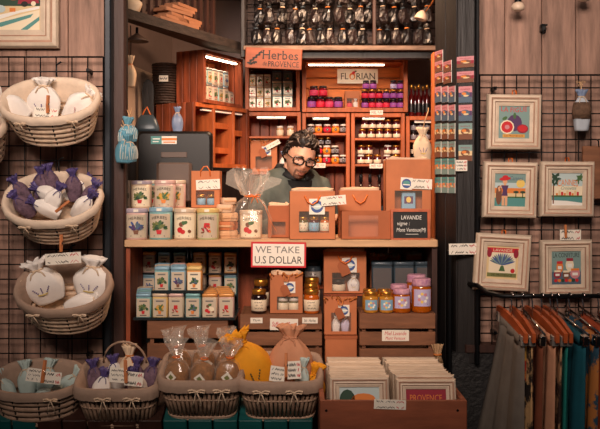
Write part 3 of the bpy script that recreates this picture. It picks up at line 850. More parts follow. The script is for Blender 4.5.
def basket_model(a, b, h, taper, n, style, wick, lin, rows=6, bows=(), handle=False, band=.25, dark=True, seg=40, bow_s=.022):
    """wicker basket, base centre at origin, mouth up; a, b half axes of the mouth"""
    m = Model()
    def rad(t): return taper + (1 - taper) * (t ** .8)
    wb = MB()
    if style == 'rows':
        for k in range(rows):
            t = (k + .5) / rows; f = rad(t); pts = []
            for i in range(seg):
                x, y = sup(a * f, b * f, n, i, seg); wv = 1 + .012 * math.sin(i * PI + k * PI)
                pts.append((x * wv, y * wv, h * t))
            wb.tube(pts, h / rows * .45, wick, 6, closed=True)
        m.add('weave', wb)
        sb = MB(); ns = 14
        for k in range(ns):
            pts = []
            for j in range(6):
                t = j / 5; x, y = sup((a * rad(t)) + .006, (b * rad(t)) + .006, n, k * seg // ns, seg); pts.append((x, y, h * t))
            sb.tube(pts, .0032, 'dark_tie' if dark else wick, 5)
        m.add('stakes', sb)
    else:
        ns = rows
        for k in range(ns):
            pts = [];
            for t in (0.03, .5, .97):
                # even spacing along the perimeter of the rounded rectangle
                per = []
                for i in range(200): per.append(sup(a * rad(t), b * rad(t), n, i, 200))
                if not hasattr(basket_model, 'c'): basket_model.c = {}
                key = (a, b, n, t, taper)
                if key not in basket_model.c:
                    L = [0]
                    for i in range(200): L.append(L[-1] + math.dist(per[i], per[(i + 1) % 200]))
                    basket_model.c[key] = (per, L)
                per, L = basket_model.c[key]; want = L[-1] * k / ns
                i = next(i for i in range(200) if L[i + 1] >= want)
                f = (want - L[i]) / (L[i + 1] - L[i] + 1e-9); p, q = per[i], per[(i + 1) % 200]
                pts.append((p[0] + (q[0] - p[0]) * f, p[1] + (q[1] - p[1]) * f, h * t))
            wb.tube(pts, .0062, wick, 6)
        m.add('stakes', wb)
        hb = MB()
        for t, r_ in ((.02, .006), (.08, .005), (.55, .0035)):
            hb.tube([(*sup(a * rad(t) + .003, b * rad(t) + .003, n, i, seg), h * t) for i in range(seg)], r_, wick, 6, closed=True)
        m.add('hoops', hb)
    m.add('rim', MB().tube([(*sup(a, b, n, i, seg), h) for i in range(seg)], .0085, wick, 8, closed=True))
    m.add('base', MB().loft([ring(a * rad(0) - .002, b * rad(0) - .002, n, .001, seg), ring(a * rad(0) - .002, b * rad(0) - .002, n, .008, seg)], wick, smooth=False))
    # cloth lining: up the inside, over the rim and down outside
    L = MB(); rr = []
    rnd = random.Random(int(a * 1e4))
    def lr(f, z, ruf, add=0):
        return [(sup(a * f + add, b * f + add, n, i, seg)[0] * (1 + ruf * math.sin(i * 2.4)), sup(a * f + add, b * f + add, n, i, seg)[1] * (1 + ruf * math.sin(i * 2.4 + 1)), z) for i in range(seg)]
    rr.append(lr(rad(.5), h * .46, .0, -.016)); rr.append(lr(rad(.55), h * .55, .006, -.014)); rr.append(lr(rad(.9), h * .94, .008, -.012))
    rr.append(lr(1, h + .010, .006, -.004)); rr.append(lr(1, h + .011, .006, .006)); rr.append(lr(1, h - h * band * .3, .010, .012)); rr.append(lr(rad(1 - band), h * (1 - band), .016, .015))
    L.loft(rr, lin, False, False)
    m.add('cloth_liner', L)
    if bows:
        for u in bows:
            x = u * a; y = -b * (max(0, 1 - abs(u) ** n) ** (1 / n)) - .020
            m.add('ribbon_bow', bow(MB(), (x, y, h * (1 - band * .6)), bow_s, 'ribbon', 1.9))
    if handle:
        pts = [(a * .55 * math.cos(t), b * .9, h + .0 + h * .55 * math.sin(t)) for t in [PI * k / 12 for k in range(13)]]
        m.add('handle', MB().tube(pts, .004, wick, 6))
    return m

@cached
def tag_model(w, h, lines=2, red=True, seed=0, tilt=0, words=None):
    m = Model(); c = m.add('card', MB().box(-w / 2, w / 2, 0, .0015, -h / 2, h / 2, 'card_white'))
    s = MB()
    if words:
        for (t, col, cx, cz, ww, hh) in words: s.text(t, cx * w, cz * h, ww * w, hh * h, -.0006, col, .2)
    else:
        for k in range(lines):
            z = h * (.30 - .6 * (k / max(1, lines - 1))) if lines > 1 else 0
            s.scribble(-w * .14 if red else 0, z, w * (.58 if red else .8), h * .30 / max(1, lines - 1) ** .5, -.0006, 'ink', seed * 7 + k, 8)
            if red: s.scribble(w * .32, z, w * .24, h * .34 / max(1, lines - 1) ** .5, -.0006, 'ink_red', seed * 11 + k, 3)
    m.add('writing', s, c)
    return m
@cached
def peg_model(L=.062):
    m = Model()
    for s in (-1, 1):
        m.add('prong', MB().loft([[(s * .001 + x, y, z) for x, y in ((-.004, s * .001), (.004, s * .001), (.004, s * o), (-.004, s * o))] for z, o in ((0, .002), (L * .45, .007), (L * .5, .006), (L, .004))], 'peg_wood', smooth=False))
    m.add('spring', MB().tube([(x, 0, L * .5) for x in (-.006, .006)], .004, 'chrome', 8))
    return m
def price_tag(px, py, Y, w, h, label, tilt=0, seed=0, lines=2, red=True, rx=0, words=None, rz=0):
    return place(tag_model(w, h, lines, red, seed, 0, words), 'price_tag', label, 'price tag', at(px, py, Y), (R(rx), R(tilt), R(rz)), group='handwritten price cards')
def peg(px, py, Y, label, tilt=0, L=.062, rx=0):
    return place(peg_model(L), 'clothespin', label, 'clothespin', at(px, py, Y), (R(rx), R(tilt), 0), group='wooden clothespins holding cards')

# ------------------------------------------------------------------ framed prints
def frame_model(w, h, art, d=.018, border=.22):
    m = Model(); bw = w * border
    steps = [(0, .000, 'frame_paint'), (.10, -.012, 'frame_paint'), (.28, -.016, 'frame_paint'), (.40, -.014, 'frame_wear'), (.46, -.010, 'frame_paint'), (.62, -.011, 'frame_paint'), (.70, -.006, 'frame_wear'), (.78, -.006, 'frame_paint'), (1.0, -.003, 'frame_paint')]
    fb = MB()
    rings_ = []
    def rc(o, y): return [(-w / 2 + o, y, -h / 2 + o), (w / 2 - o, y, -h / 2 + o), (w / 2 - o, y, h / 2 - o), (-w / 2 + o, y, h / 2 - o)]
    prev = rc(0, d)
    for o, y, mm in steps:
        cur = rc(o * bw, y); fb.loft([prev, cur], mm, False, False, False); prev = cur
    fb.loft([rc(bw, -.003), rc(bw, d)], 'frame_paint', False, False, False)
    fb.loft([rc(0, d), rc(bw, d)][::-1], 'frame_wear', False, False, False)
    m.add('moulding', fb)
    iw, ih = w - 2 * bw, h - 2 * bw
    p = MB().box(-iw / 2, iw / 2, .001, d - .002, -ih / 2, ih / 2, 'ink_cream')
    q = m.add('print', p)
    a = MB(); art(a, iw, ih, .0006); m.add('picture', a, q)
    return m
def art_fig(a, w, h, y):
    e = -.0002; r = a.rect
    r(-w / 2, w / 2, -h / 2, h / 2, y, 'ink_tealpale')
    a.ell(.02 * w, -.02 * h, .24 * w, .26 * h, y + e, 'ink_purple'); a.ell(.02 * w, .20 * h, .05 * w, .1 * h, y + 2 * e, 'ink_green')
    a.ell(-.22 * w, -.15 * h, .23 * w, .22 * h, y + 2 * e, 'ink_cream'); a.ell(-.22 * w, -.15 * h, .19 * w, .18 * h, y + 3 * e, 'ink_red'); a.ell(-.22 * w, -.15 * h, .08 * w, .07 * h, y + 4 * e, 'ink_pink')
    a.ell(.28 * w, -.20 * h, .19 * w, .14 * h, y + 4 * e, 'ink_wine'); a.ell(.28 * w, -.19 * h, .15 * w, .10 * h, y + 5 * e, 'ink_red')
    a.ell(-.30 * w, .12 * h, .09 * w, .05 * h, y + 2 * e, 'ink_green', rot=.5)
    a.text('LA FIGUE', 0, .38 * h, .84 * w, .15 * h, y + 2 * e, 'ink_red', arc=-.04 * h)
    r(-.36 * w, .36 * w, -.47 * h, -.37 * h, y + 2 * e, 'ink_gold'); a.text('DE PROVENCE', 0, -.42 * h, .6 * w, .055 * h, y + 3 * e, 'ink_wine')
def art_bather(a, w, h, y):
    e = -.0002; r = a.rect
    r(-w / 2, w / 2, -h / 2, h / 2, y, 'ink_sky'); r(-w / 2, w / 2, .22 * h, h / 2, y + e, 'ink_tealpale')
    a.ell(.34 * w, .20 * h, .14 * w, .13 * h, y + 2 * e, 'ink_yellow'); r(-w / 2, w / 2, -.10 * h, .06 * h, y + 2 * e, 'ink_orange')
    r(-w / 2, w / 2, -.24 * h, -.10 * h, y + 2 * e, 'ink_sand'); r(-w / 2, w / 2, -h / 2, -.24 * h, y + 2 * e, 'ink_teal')
    r(-.1 * w, .5 * w, -.24 * h, -.20 * h, y + 3 * e, 'ink_green')
    for u in (.18, .40): r(u * w, (u + .03) * w, -.24 * h, -.08 * h, y + 4 * e, 'ink_dkgreen'); a.ell((u + .015) * w, -.06 * h, .09 * w, .04 * h, y + 4 * e, 'ink_dkgreen')
    a.ell(-.36 * w, -.16 * h, .10 * w, .30 * h, y + 5 * e, 'ink_brown')
    # woman with a sun hat
    r(-.26 * w, -.18 * w, -.48 * h, -.14 * h, y + 6 * e, 'ink_skin'); r(-.16 * w, -.08 * w, -.48 * h, -.14 * h, y + 6 * e, 'ink_skin')
    a.face([(-.27 * w, -.18 * h), (-.07 * w, -.18 * h), (-.10 * w, -.02 * h), (-.05 * w, .14 * h), (-.29 * w, .14 * h), (-.23 * w, -.02 * h)], y + 7 * e, 'ink_purple')
    a.face([(-.29 * w, .14 * h), (-.40 * w, .06 * h), (-.36 * w, -.06 * h), (-.31 * w, -.02 * h), (-.33 * w, .05 * h), (-.22 * w, .16 * h)], y + 6 * e, 'ink_skin')
    r(-.21 * w, -.13 * w, .13 * h, .22 * h, y + 6 * e, 'ink_skin'); a.ell(-.17 * w, .26 * h, .075 * w, .085 * h, y + 7 * e, 'ink_skin')
    a.ell(-.17 * w, .34 * h, .19 * w, .055 * h, y + 8 * e, 'ink_red', rot=.12); a.ell(-.16 * w, .38 * h, .10 * w, .07 * h, y + 9 * e, 'ink_red')
    a.text('Cannes', .20 * w, .36 * h, .44 * w, .13 * h, y + 3 * e, 'ink_slate', .35)
def art_cannes(a, w, h, y):
    e = -.0002; r = a.rect
    r(-w / 2, w / 2, -h / 2, h / 2, y, 'ink_cream'); r(-w / 2, w / 2, .1 * h, .5 * h, y + e, 'ink_sky')
    a.text('CANNES', .02 * w, .22 * h, .66 * w, .19 * h, y + 6 * e, 'ink_orange', arc=.05 * h)
    a.text('Croisette', .05 * w, .04 * h, .5 * w, .10 * h, y + 6 * e, 'ink_teal', .3)
    for k in range(9): r((-.36 + .085 * k) * w, (-.29 + .085 * k) * w, -.20 * h, (-.12 + .05 * ((k * 5) % 3) * .8) * h, y + 2 * e, ('ink_orange', 'ink_sand', 'ink_red')[k % 3])
    r(-w / 2, w / 2, -.24 * h, -.19 * h, y + 3 * e, 'ink_green'); r(-w / 2, w / 2, -h / 2, -.24 * h, y + 3 * e, 'ink_teal')
    a.face([(-.5 * w, -.5 * h), (.5 * w, -.5 * h), (.5 * w, -.42 * h), (.0 * w, -.36 * h), (-.5 * w, -.34 * h)], y + 4 * e, 'ink_white')
    for k in range(9): a.ell((-.40 + .07 * math.cos(k)) * w, (.32 + .10 * math.sin(k * 1.7)) * h, .15 * w, .035 * h, y + (5 + k * .1) * e, 'ink_dkgreen', 8, k * .7)
    r(-.46 * w, -.42 * w, -.45 * h, .3 * h, y + 5 * e, 'ink_brown')
    for k in range(5): a.ell((.44 - .02 * k) * w, (.40 - .03 * k) * h, .14 * w, .03 * h, y + (5 + k * .1) * e, 'ink_green', 8, 1.2 * k)
def art_lavender(a, w, h, y):
    e = -.0002; r = a.rect
    r(-w / 2, w / 2, -h / 2, h / 2, y, 'ink_sand'); r(-.42 * w, .42 * w, -.42 * h, .42 * h, y + e, 'ink_cream')
    a.face([(-.46 * w, .30 * h), (.46 * w, .30 * h), (.50 * w, .44 * h), (-.50 * w, .44 * h)], y + 2 * e, 'ink_red'); a.text('LAVANDE', 0, .37 * h, .6 * w, .09 * h, y + 3 * e, 'ink_cream')
    for s in (-1, 1): a.ell(s * .42 * w, .28 * h, .08 * w, .14 * h, y + 2.5 * e, 'ink_wine')
    for k in range(15):
        t = (k - 7) / 7 * 1.25
        a.ell(math.sin(t) * .22 * w, (-.06 + math.cos(t) * .16) * h, .03 * w, .20 * h, y + (3 + .1 * k) * e, ('ink_slate', 'ink_tealpale', 'ink_blue')[k % 3], 8, -t)
    a.face([(-.10 * w, -.26 * h), (.10 * w, -.26 * h), (.04 * w, -.10 * h), (-.04 * w, -.10 * h)], y + 5 * e, 'ink_green')
    a.ell(.34 * w, -.24 * h, .07 * w, .07 * h, y + 4 * e, 'ink_red')
    r(-.46 * w, .46 * w, -.44 * h, -.32 * h, y + 3 * e, 'ink_olive'); a.text('DE PROVENCE', 0, -.38 * h, .66 * w, .06 * h, y + 4 * e, 'ink')
def art_jam(a, w, h, y):
    e = -.0002; r = a.rect
    r(-w / 2, w / 2, -h / 2, h / 2, y, 'ink_tealpale'); r(-w / 2, w / 2, -h / 2, -.12 * h, y + e, 'ink_slate')
    a.text('LA CONFITURE', 0, .38 * h, .9 * w, .14 * h, y + 2 * e, 'ink')
    for u, v, rw, rh, c, l in ((-.22, .02, .12, .17, 'ink_orange', 'ink_red'), (.12, .08, .14, .20, 'ink_cream', 'ink_wine'), (-.30, -.20, .13, .12, 'ink_wine', 'ink_cream'), (.30, -.18, .17, .15, 'ink_pink', 'ink_orange'), (0, -.22, .13, .13, 'ink_brown', 'ink_cream')):
        a.ell(u * w, v * h, rw * w, rh * h, y + (3 - v) * e, c); r((u - rw * .8) * w, (u + rw * .8) * w, (v + rh * .6) * h, (v + rh * 1.05) * h, y + (3.6 - v) * e, l)
        r((u - rw * .55) * w, (u + rw * .55) * w, (v - rh * .35) * h, (v + rh * .2) * h, y + (3.8 - v) * e, 'ink_white')
    for k in range(7): a.ell((-.36 + .12 * k) * w, -.38 * h, .06 * w, .05 * h, y + 5 * e, ('ink_red', 'ink_orange', 'ink_dkgreen')[k % 3])
def art_harbour(a, w, h, y):
    e = -.0002; r = a.rect
    r(-w / 2, w / 2, -h / 2, h / 2, y, 'ink_sand')
    r(-w / 2, w / 2, .0 * h, h / 2, y + e, 'ink_dkgreen'); a.ell(.3 * w, .40 * h, .24 * w, .14 * h, y + 2 * e, 'ink_tealpale')
    for k in range(10): a.ell((-.42 + .075 * k) * w, (.16 + .06 * ((k * 7) % 5)) * h, .08 * w, .05 * h, y + (2 + .1 * k) * e, ('ink_olive', 'ink_brown', 'ink_orange', 'ink_green')[k % 4])
    a.face([(.04 * w, .04 * h), (.48 * w, .06 * h), (.44 * w, .16 * h), (.22 * w, .22 * h), (.06 * w, .14 * h)], y + 4 * e, 'ink_wine')
    a.ell(.18 * w, .04 * h, .07 * w, .06 * h, y + 5 * e, 'ink'); a.ell(.36 * w, .05 * h, .05 * w, .05 * h, y + 5 * e, 'ink_cream')
    a.face([(-.48 * w, -.22 * h), (.48 * w, .00 * h), (.48 * w, -.06 * h), (.10 * w, -.14 * h), (-.44 * w, -.32 * h)], y + 5 * e, 'ink_white')
    a.face([(-.44 * w, -.32 * h), (.48 * w, -.08 * h), (.48 * w, -.5 * h), (-.40 * w, -.5 * h)], y + 4 * e, 'ink_cream')
    a.face([(-.36 * w, -.36 * h), (.36 * w, -.16 * h), (.30 * w, -.24 * h), (-.30 * w, -.44 * h)], y + 6 * e, 'ink_teal')
    a.face([(.10 * w, -.5 * h), (.48 * w, -.22 * h), (.48 * w, -.30 * h), (.24 * w, -.5 * h)], y + 6 * e, 'ink_teal')
    a.ell(-.30 * w, -.06 * h, .10 * w, .08 * h, y + 6 * e, 'ink_sky'); r(-.12 * w, .0 * w, -.12 * h, -.04 * h, y + 6 * e, 'ink_orange')
# ================================================================== ON THE BACK SHELVES
def shelf_tin(px, pb, Y, wpx, hpx, body, lid, mot, label, group):
    return place(tin_model('square', round(sl(wpx, Y), 4), round(sl(hpx, Y), 4), body, lid, mot), 'herb_tin', label, 'tin', (sx(px, Y), Y, pb), group=group)
z0 = sz(111, YS) + .0205
small = (('tin_cream', 'plant'), ('tin_pink', 'garlic'), ('tin_orange', 'bush'))
for r in range(3):
    for c in range(3):
        b, mo = small[(r + c) % 3]
        shelf_tin(252.6 + 7.6 * c, z0 + r * (sl(11.2, YS) + .0004), YS + .06, 7.2, 11.2, b, 'tin_white', mo,
                  'small herb tin under the carved sign, %s row, %s of three' % (('bottom', 'middle', 'top')[r], ('left', 'centre', 'right')[c]), 'small tins under the carved sign')
    for c in range(2):
        if r == 2: b, l = 'tin_slate', 'tin_slate'
        else: b, l = ('tin_teal', 'tin_cream')
        shelf_tin(277.3 + 10.6 * c, z0 + r * (sl(13.4, YS) + .0004), YS + .06, 10.2, 13.4 if r < 2 else 10.5, b, l, 'plant' if r < 2 else 'sage',
                  '%s wide tin under the carved sign, %s row, %s of its pair' % (('pale', 'pale', 'dark slate')[r], ('bottom', 'middle', 'top')[r], ('left', 'right')[c]), 'wide tins under the carved sign')
# angled lit crate
tm = [('tin_blue', 'lavender'), ('tin_cream', 'garlic'), ('tin_pink', 'plant'), ('tin_teal', 'bush'), ('tin_cream', 'plant'), ('tin_white', 'spice')]
for r, n in ((0, 6), (1, 5)):
    for k in range(n):
        b, mo = tm[(k + 2 * r) % 6]; hh = (.084, .078)[r] - (.02 if k == 5 else 0)
        p = on_front(cU, aU, -lU / 2 + .043 + .049 * k, .05, ZU + .0185 + (0 if r == 0 else .0845))
        place(tin_model('square', .045, hh, b, 'tin_metal', mo), 'herb_tin', 'small tin in the angled lit crate, %s row, %s' % (('lower', 'upper')[r], nth(k, n)), 'tin', p, (0, 0, aU), group='tins in the angled lit crate')

def shelf_jar(px, zb, Y, wpx, hpx, content, lid, lab, label, group, mark=None, name='jam_jar', labz=(.12, .6)):
    return place(jar_model(round(sl(wpx, Y), 4), round(sl(hpx, Y), 4), content, lid, lab, labz, .18, 12, mark), name, label, 'jar', (sx(px, Y), Y, zb), group=group)
# glowing crate, left group
zf = sz(112, YS) + .0225; YJ = YS + .05
hj = sl(11.6, YJ)
for k, (px, c, l) in enumerate(((311.6, 'jam_purple', 'lab_purple'), (320.4, 'jam_red', 'lab_red'), (329.2, 'jam_red', 'lab_pink'), (338.4, 'jam_purple', 'lab_purple'))):
    shelf_jar(px, zf, YJ, 8.6, 11.6, c, 'lid_black', l, '%s of four jam jars, lower row, left in the glowing crate' % nth(k, 4), 'jam jars left in the glowing crate', 'lines')
for k, (px, c, l) in enumerate(((313.8, 'jam_wine', 'lab_pink'), (323, 'jam_red', 'lab_red'))):
    shelf_jar(px, zf + hj + .0005, YJ, 8.6, 10.8, c, 'lid_black', l, '%s jam jar of the upper pair left in the glowing crate' % ('left', 'right')[k], 'jam jars left in the glowing crate', 'lines')
for k, px in enumerate((316, 324.8, 333.8)):
    shelf_jar(px, zf, YJ + .055, 8.6, 11.6, 'jam_wine', 'lid_black', 'lab_red', 'jam jar in the hidden back row left in glowing crate, %s' % nth(k, 3), 'jam jars left in the glowing crate')
cols = ['lab_purple', 'lab_red', 'lab_pink', 'lab_red', 'lab_purple', 'lab_purple']
hr = sl(9.4, YJ)
for r in range(2):
    for k in range(6):
        c = cols[(k + r) % 6]
        shelf_jar(365 + 7.1 * k, zf + r * (hr + .0004), YJ, 6.9, 9.4, 'jam_wine' if c != 'lab_purple' else 'jam_purple', 'lid_black' if r == 0 else 'lid_gold', c,
                  '%s jam jar, %s row, right half of the glowing crate' % (nth(k, 6), ('lowest', 'second')[r]), 'jam jars right in the glowing crate', 'lines')
for k, px in enumerate((366, 373.2, 393.6, 400.2)):
    shelf_jar(px, zf + 2 * (hr + .0004), YJ, 6.6, 9.2, 'jam_purple', 'lid_black', 'lab_purple' if k != 2 else 'lab_lilac',
              'purple labelled jar topping the right stacks in glowing crate, %s of four' % nth(k, 4), 'jam jars right in the glowing crate', 'lines')
place(kraft_bag(round(sl(15, YJ), 4), round(sl(17, YJ), 4), .04, (-.36, .36, .08, .6), 'none', 'kraft', False, False, False), 'gift_box', 'small kraft gift box with a jar between the jam stacks', 'box', (sx(352, YJ), YJ, zf))
shelf_jar(349.4, zf + .003, YJ, 5.4, 8, 'jam_red', 'lid_black', 'lab_red', 'tiny red jar inside the kraft gift box in the glowing crate', 'jars inside gift boxes')
place(sachet_model(.026, .05, .02, 'cotton', 'cotton'), 'sachet', 'tiny white sachet inside the kraft gift box in the glowing crate', 'sachet', (sx(355.6, YJ), YJ, zf + .003))

# cubby of red and orange jars
zu = sz(133, YS) + .001; YJ2 = YS + .06
co = [('jam_dark', 'lab_grey'), ('jam_orange', 'lab_orange'), ('jam_red', 'lab_red'), ('jam_orange', 'lab_orange'), ('jam_dark', 'lab_grey')]
for k, px in enumerate((311, 318.6, 327.2, 335.6, 343.6)):
    c, l = co[k]; shelf_jar(px, zu, YJ2, 7.4, 9.2, c, 'lid_white', l, '%s jar on the top shelf of the red and orange cubby' % nth(k, 5), 'jars in the red and orange cubby', 'disc', 'spread_jar', (.2, .62))
zl = sz(164, YS) + .001
for r, pxs in enumerate(((318, 326.6, 335.2, 343.2), (318.4, 326.8, 335), (321, 328))):
    for k, px in enumerate(pxs):
        c, l = co[(k + r + 1) % 5]
        shelf_jar(px, zl + r * (sl(9.2, YJ2) + .0004), YJ2, 7.8 if r < 2 else 5.6, 9.2 if r < 2 else 8, c if r < 2 else 'jam_dark', 'lid_white' if r < 2 else 'lid_gold', l if r < 2 else 'lab_grey',
                  'jar low in the red and orange cubby, %s row, %s' % (('bottom', 'middle', 'top')[r], nth(k, len(pxs))), 'jars in the red and orange cubby', 'disc', 'spread_jar', (.2, .62))
# centre cubby of cream labelled jars
zu = sz(138, YS) + .001
for r, pxs in enumerate(((362.4, 371.2, 379.6, 387.8, 396.8), (364.8, 372.4, 380.2, 387.8, 396.2))):
    for k, px in enumerate(pxs):
        shelf_jar(px, zu + r * (sl(9.4, YJ2) + .0004), YJ2, 7.6, 9.4, 'jam_brown' if False else 'jam_wine', 'lid_gold', 'lab_cream',
                  'cream labelled jar, centre cubby upper shelf, %s row, %s' % (('lower', 'upper')[r], nth(k, 5)), 'cream labelled jars in the centre cubby', 'words' if False else None, 'terrine_jar', (.10, .48))
for r, pxs in enumerate(((361, 368.6, 377.4, 387, 396), (361.4, 368.8, 387.8, 396))):
    for k, px in enumerate(pxs):
        shelf_jar(px, zl + r * (sl(9.4, YJ2) + .0004), YJ2, 7.6, 9.4, 'jam_wine', 'lid_gold' if (k + r) % 3 else 'lid_white', 'lab_cream',
                  'cream labelled jar, centre cubby lower shelf, %s row, %s' % (('lower', 'upper')[r], nth(k, len(pxs))), 'cream labelled jars in the centre cubby', None, 'terrine_jar', (.10, .48))
# narrow cubby
for z_, nm in ((sz(140, YS) + .001, 'upper'), (zl, 'lower')):
    for r in range(2):
        for k, px in enumerate((413.6, 420.4, 427)):
            shelf_jar(px, z_ + r * (sl(9.2, YJ2) + .0004), YJ2, 6.2, 9.2, 'jam_dark', 'lid_black', 'lab_grey' if nm == 'upper' else 'lab_cream',
                      'dark jar, narrow cubby %s shelf, %s row, %s of three' % (nm, ('bottom', 'top')[r], nth(k, 3)), 'dark jars in the narrow cubby', None, 'terrine_jar')
# two pale jars behind the shopkeeper
za = sz(136, YS) + .001
for k, px in enumerate((280, 290.4)):
    shelf_jar(px, za, YJ2, 7, 10.4, 'jam_cream', 'lid_white', 'lab_cream', '%s pale jar standing on the cubby shelf behind the shopkeeper' % ('left', 'right')[k], 'pale jars behind the shopkeeper', None, 'pale_jar')
# dark bottles low in the centre cubby
for k, px in enumerate((361, 370, 379.4, 389)):
    place(bottle_model(.040, .285, 'jam_dark', 'lid_black', 'tin_slate', .6, .36), 'wine_bottle', '%s dark bottle standing low in the centre cubby' % nth(k, 4), 'bottle', (sx(px, YS + .07), YS + .07, sz(232, YS) + .0205), group='dark bottles in the centre cubby')
# oil bottles right of the glowing crate
zt = sz(116, YS) + .0
for k, (px, dy) in enumerate(((411.4, .05), (418.8, .05), (426.8, .05), (415.2, .11), (423, .11), (431.6, .08))):
    Yb = YS + dy
    place(bottle_model(.031, .172, 'oil_red', 'lid_gold', 'lid_black', .58, .40), 'oil_bottle', '%s slim dark red bottle beside the glowing crate' % ('left front', 'middle front', 'right front', 'left rear', 'right rear', 'far right')[k], 'bottle', (sx(px, Yb), Yb, zt), group='slim red bottles beside the glowing crate')
# jars in the angled cubbies
for k, (u, v, w_, h_, c) in enumerate(((.17, .09, .036, .062, 'jam_cream'), (.172, .17, .036, .06, 'lab_lilac'), (-.02, .10, .05, .03, 'jam_cream'))):
    p = on_front(cL, aL, u, v, ZL + .0205)
    place(jar_model(w_, h_, 'jam_cream', 'lid_white', 'lab_cream', (.1, .6), .2, 12), 'pale_jar', ('pale jar in the right angled cubby', 'pale jar at the back of the right angled cubby', 'low pale jar in the middle angled cubby')[k], 'jar', p)
for k, (u, z_) in enumerate(((-.074, 1.535), (-.074, 1.66), (.106, 1.63))):
    wd = (.155, .155, .115)[k]
    o = bpy.data.objects.new('inner_board', MB().bevbox(0, wd, .03, .20, 0, .012, .002, 'crate_orange').box(0, wd, .03, .036, .012, .03, 'crate_orange').mesh('inner_board'))
    COL.objects.link(o); o.parent = angled_cubbies; o.location = (u + .016, 0, z_ - ZL)
p = on_front(cL, aL, .165, .10, 1.643)
place(jar_model(.036, .062, 'jam_cream', 'lid_white', 'lab_cream', (.1, .6), .2, 12), 'pale_jar', 'pale jar on the inner board of the right angled cubby', 'jar', p)
place(tag_model(.05, .05, 3, True, 5), 'leaflet', 'small printed leaflet leaning in the middle angled cubby', 'leaflet', on_front(cL, aL, -.035, .06, ZL + .047), (R(-20), 0, aL))

# carved sign
m = Model(); Yc = .842
w_, h_ = sl(57, Yc), sl(20.5, Yc)
bd = m.add('board', MB().bevbox(-w_ / 2, w_ / 2, 0, .018, -h_ / 2, h_ / 2, .004, 'sign_wood'))
t = MB()
t.text('Herbes', .12 * w_, .17 * h_, .62 * w_, .42 * h_, -.0012, 'ink_black', serif=True)
t.text('de', -.15 * w_, -.25 * h_, .07 * w_, .22 * h_, -.0012, 'ink_black', .3)
t.text('PROVENCE', .18 * w_, -.26 * h_, .54 * w_, .26 * h_, -.0012, 'ink_black', serif=True)
m.add('lettering', t, bd)
s = MB()
for k in range(9):
    s.ell((-.43 + .026 * k) * w_, (-.25 + .065 * k) * h_, .035 * w_, .045 * h_, -.0012, 'ink_black', 7, (1.9 if k % 2 else .1))
s.face([(-.44 * w_, -.30 * h_), (-.42 * w_, -.32 * h_), (-.20 * w_, .36 * h_), (-.215 * w_, .37 * h_)], -.0014, 'ink_black')
for k in range(4): s.ell((-.40 + .03 * k) * w_, (-.30 + .03 * k) * h_, .03 * w_, .05 * h_, -.0016, 'ink_black', 7, k)
m.add('olive_sprig', s, bd)
m.add('hanger', MB().box(-w_ * .3, w_ * .3, .018, .021, h_ * .2, h_ * .46, 'black_metal'))
place(m, 'carved_sign', 'orange wooden sign reading Herbes de Provence with black olive sprig', 'sign', at(273.5, 58.5, Yc), (0, R(2.5), 0))
# paper sign in the glowing crate
Yf = YS + .150
m = Model(); w_, h_ = sl(40.5, Yf), sl(14.5, Yf)
bd = m.add('card', MB().box(-w_ / 2, w_ / 2, 0, .003, -h_ / 2, h_ / 2, 'sign_white'))
t = MB(); t.text('FL', -.32 * w_, 0, .18 * w_, .42 * h_, -.0008, 'ink', serif=True); m.add('lettering', t, bd); t = MB(); t.text('RIAN', .20 * w_, 0, .46 * w_, .42 * h_, -.0008, 'ink', serif=True)
m.add('lettering', t, bd)
t = MB(); t.ell(-.13 * w_, 0, .075 * w_, .25 * h_, -.0008, 'ink_orange', 14); t.ell(-.13 * w_, -.04 * h_, .045 * w_, .15 * h_, -.0012, 'sign_white', 12); t.ell(-.10 * w_, .24 * h_, .05 * w_, .1 * h_, -.0014, 'ink_red', 8, .5); t.ell(-.05 * w_, .33 * h_, .03 * w_, .05 * h_, -.0014, 'ink_green', 8, .3)
m.add('fruit_emblem', t, bd)
place(m, 'paper_sign', 'white paper sign reading FLORIAN in the glowing crate', 'sign', at(357.6, 76.2, Yf) , (0, 0, 0))
for k, (px, py, w1) in enumerate(((376.5, 112.5, 13), (319.5, 165.5, 12), (376, 166, 13), (327, 168, 1))):
    if w1 > 2: price_tag(px, py, YS - .004, sl(w1, YS), sl(4.6, YS), ('narrow price card on the glowing crate edge', 'narrow price card on the red and orange cubby edge', 'narrow price card on the centre cubby edge')[k], 0, k, 1, True,
                         words=((('MIEL', 'ink_red', -.2, 0, .4, .55), ('9,50', 'ink_red', .25, 0, .3, .55))))

# ================================================================== UPPER LEFT: LOFT SHELF AND WALL
ld = math.atan2(.94 - .125, -.298 + .72)
def loft_pt(t, v): # t along the front edge 0..1, v inwards
    x, y = -.72 + .422 * t, .125 + .815 * t
    return (x - math.sin(ld) * v, y + math.cos(ld) * v)
zz = LZ + .0405
for k in range(9):
    b_ = k % 3; row = k // 3
    x, y = loft_pt(.42 + .10 * row + .02 * b_, .006 + .004 * b_)
    if row == 2: x, y = loft_pt(.47 + .02 * b_, .010)
    z_ = zz + b_ * .0165 + (.050 if row == 2 else 0)
    solo(MB().bevbox(-.10 + .02 * b_, .085 + .008 * b_, 0, .075, 0, .0155, .002, 'pale_wood'), 'wood_slat',
         'pale loose board on the dark loft shelf, %s bundle, %s' % (('near', 'far', 'upper')[row], ('bottom', 'middle', 'top')[b_]), 'board', (x, y, z_), (0, 0, ld + R(4 * (b_ - 1))), 'loose boards on the loft shelf')
m = Model()
for k in range(14):
    m.add('slat', MB().box(.055 * k, .055 * k + .022, 0, .016, 0, .34, 'dark_wood'))
m.add('rail', MB().box(-.01, .75, .016, .03, .05, .08, 'dark_wood')); m.add('rail', MB().box(-.01, .75, .016, .03, .28, .31, 'dark_wood'))
x, y = loft_pt(.10, .088)
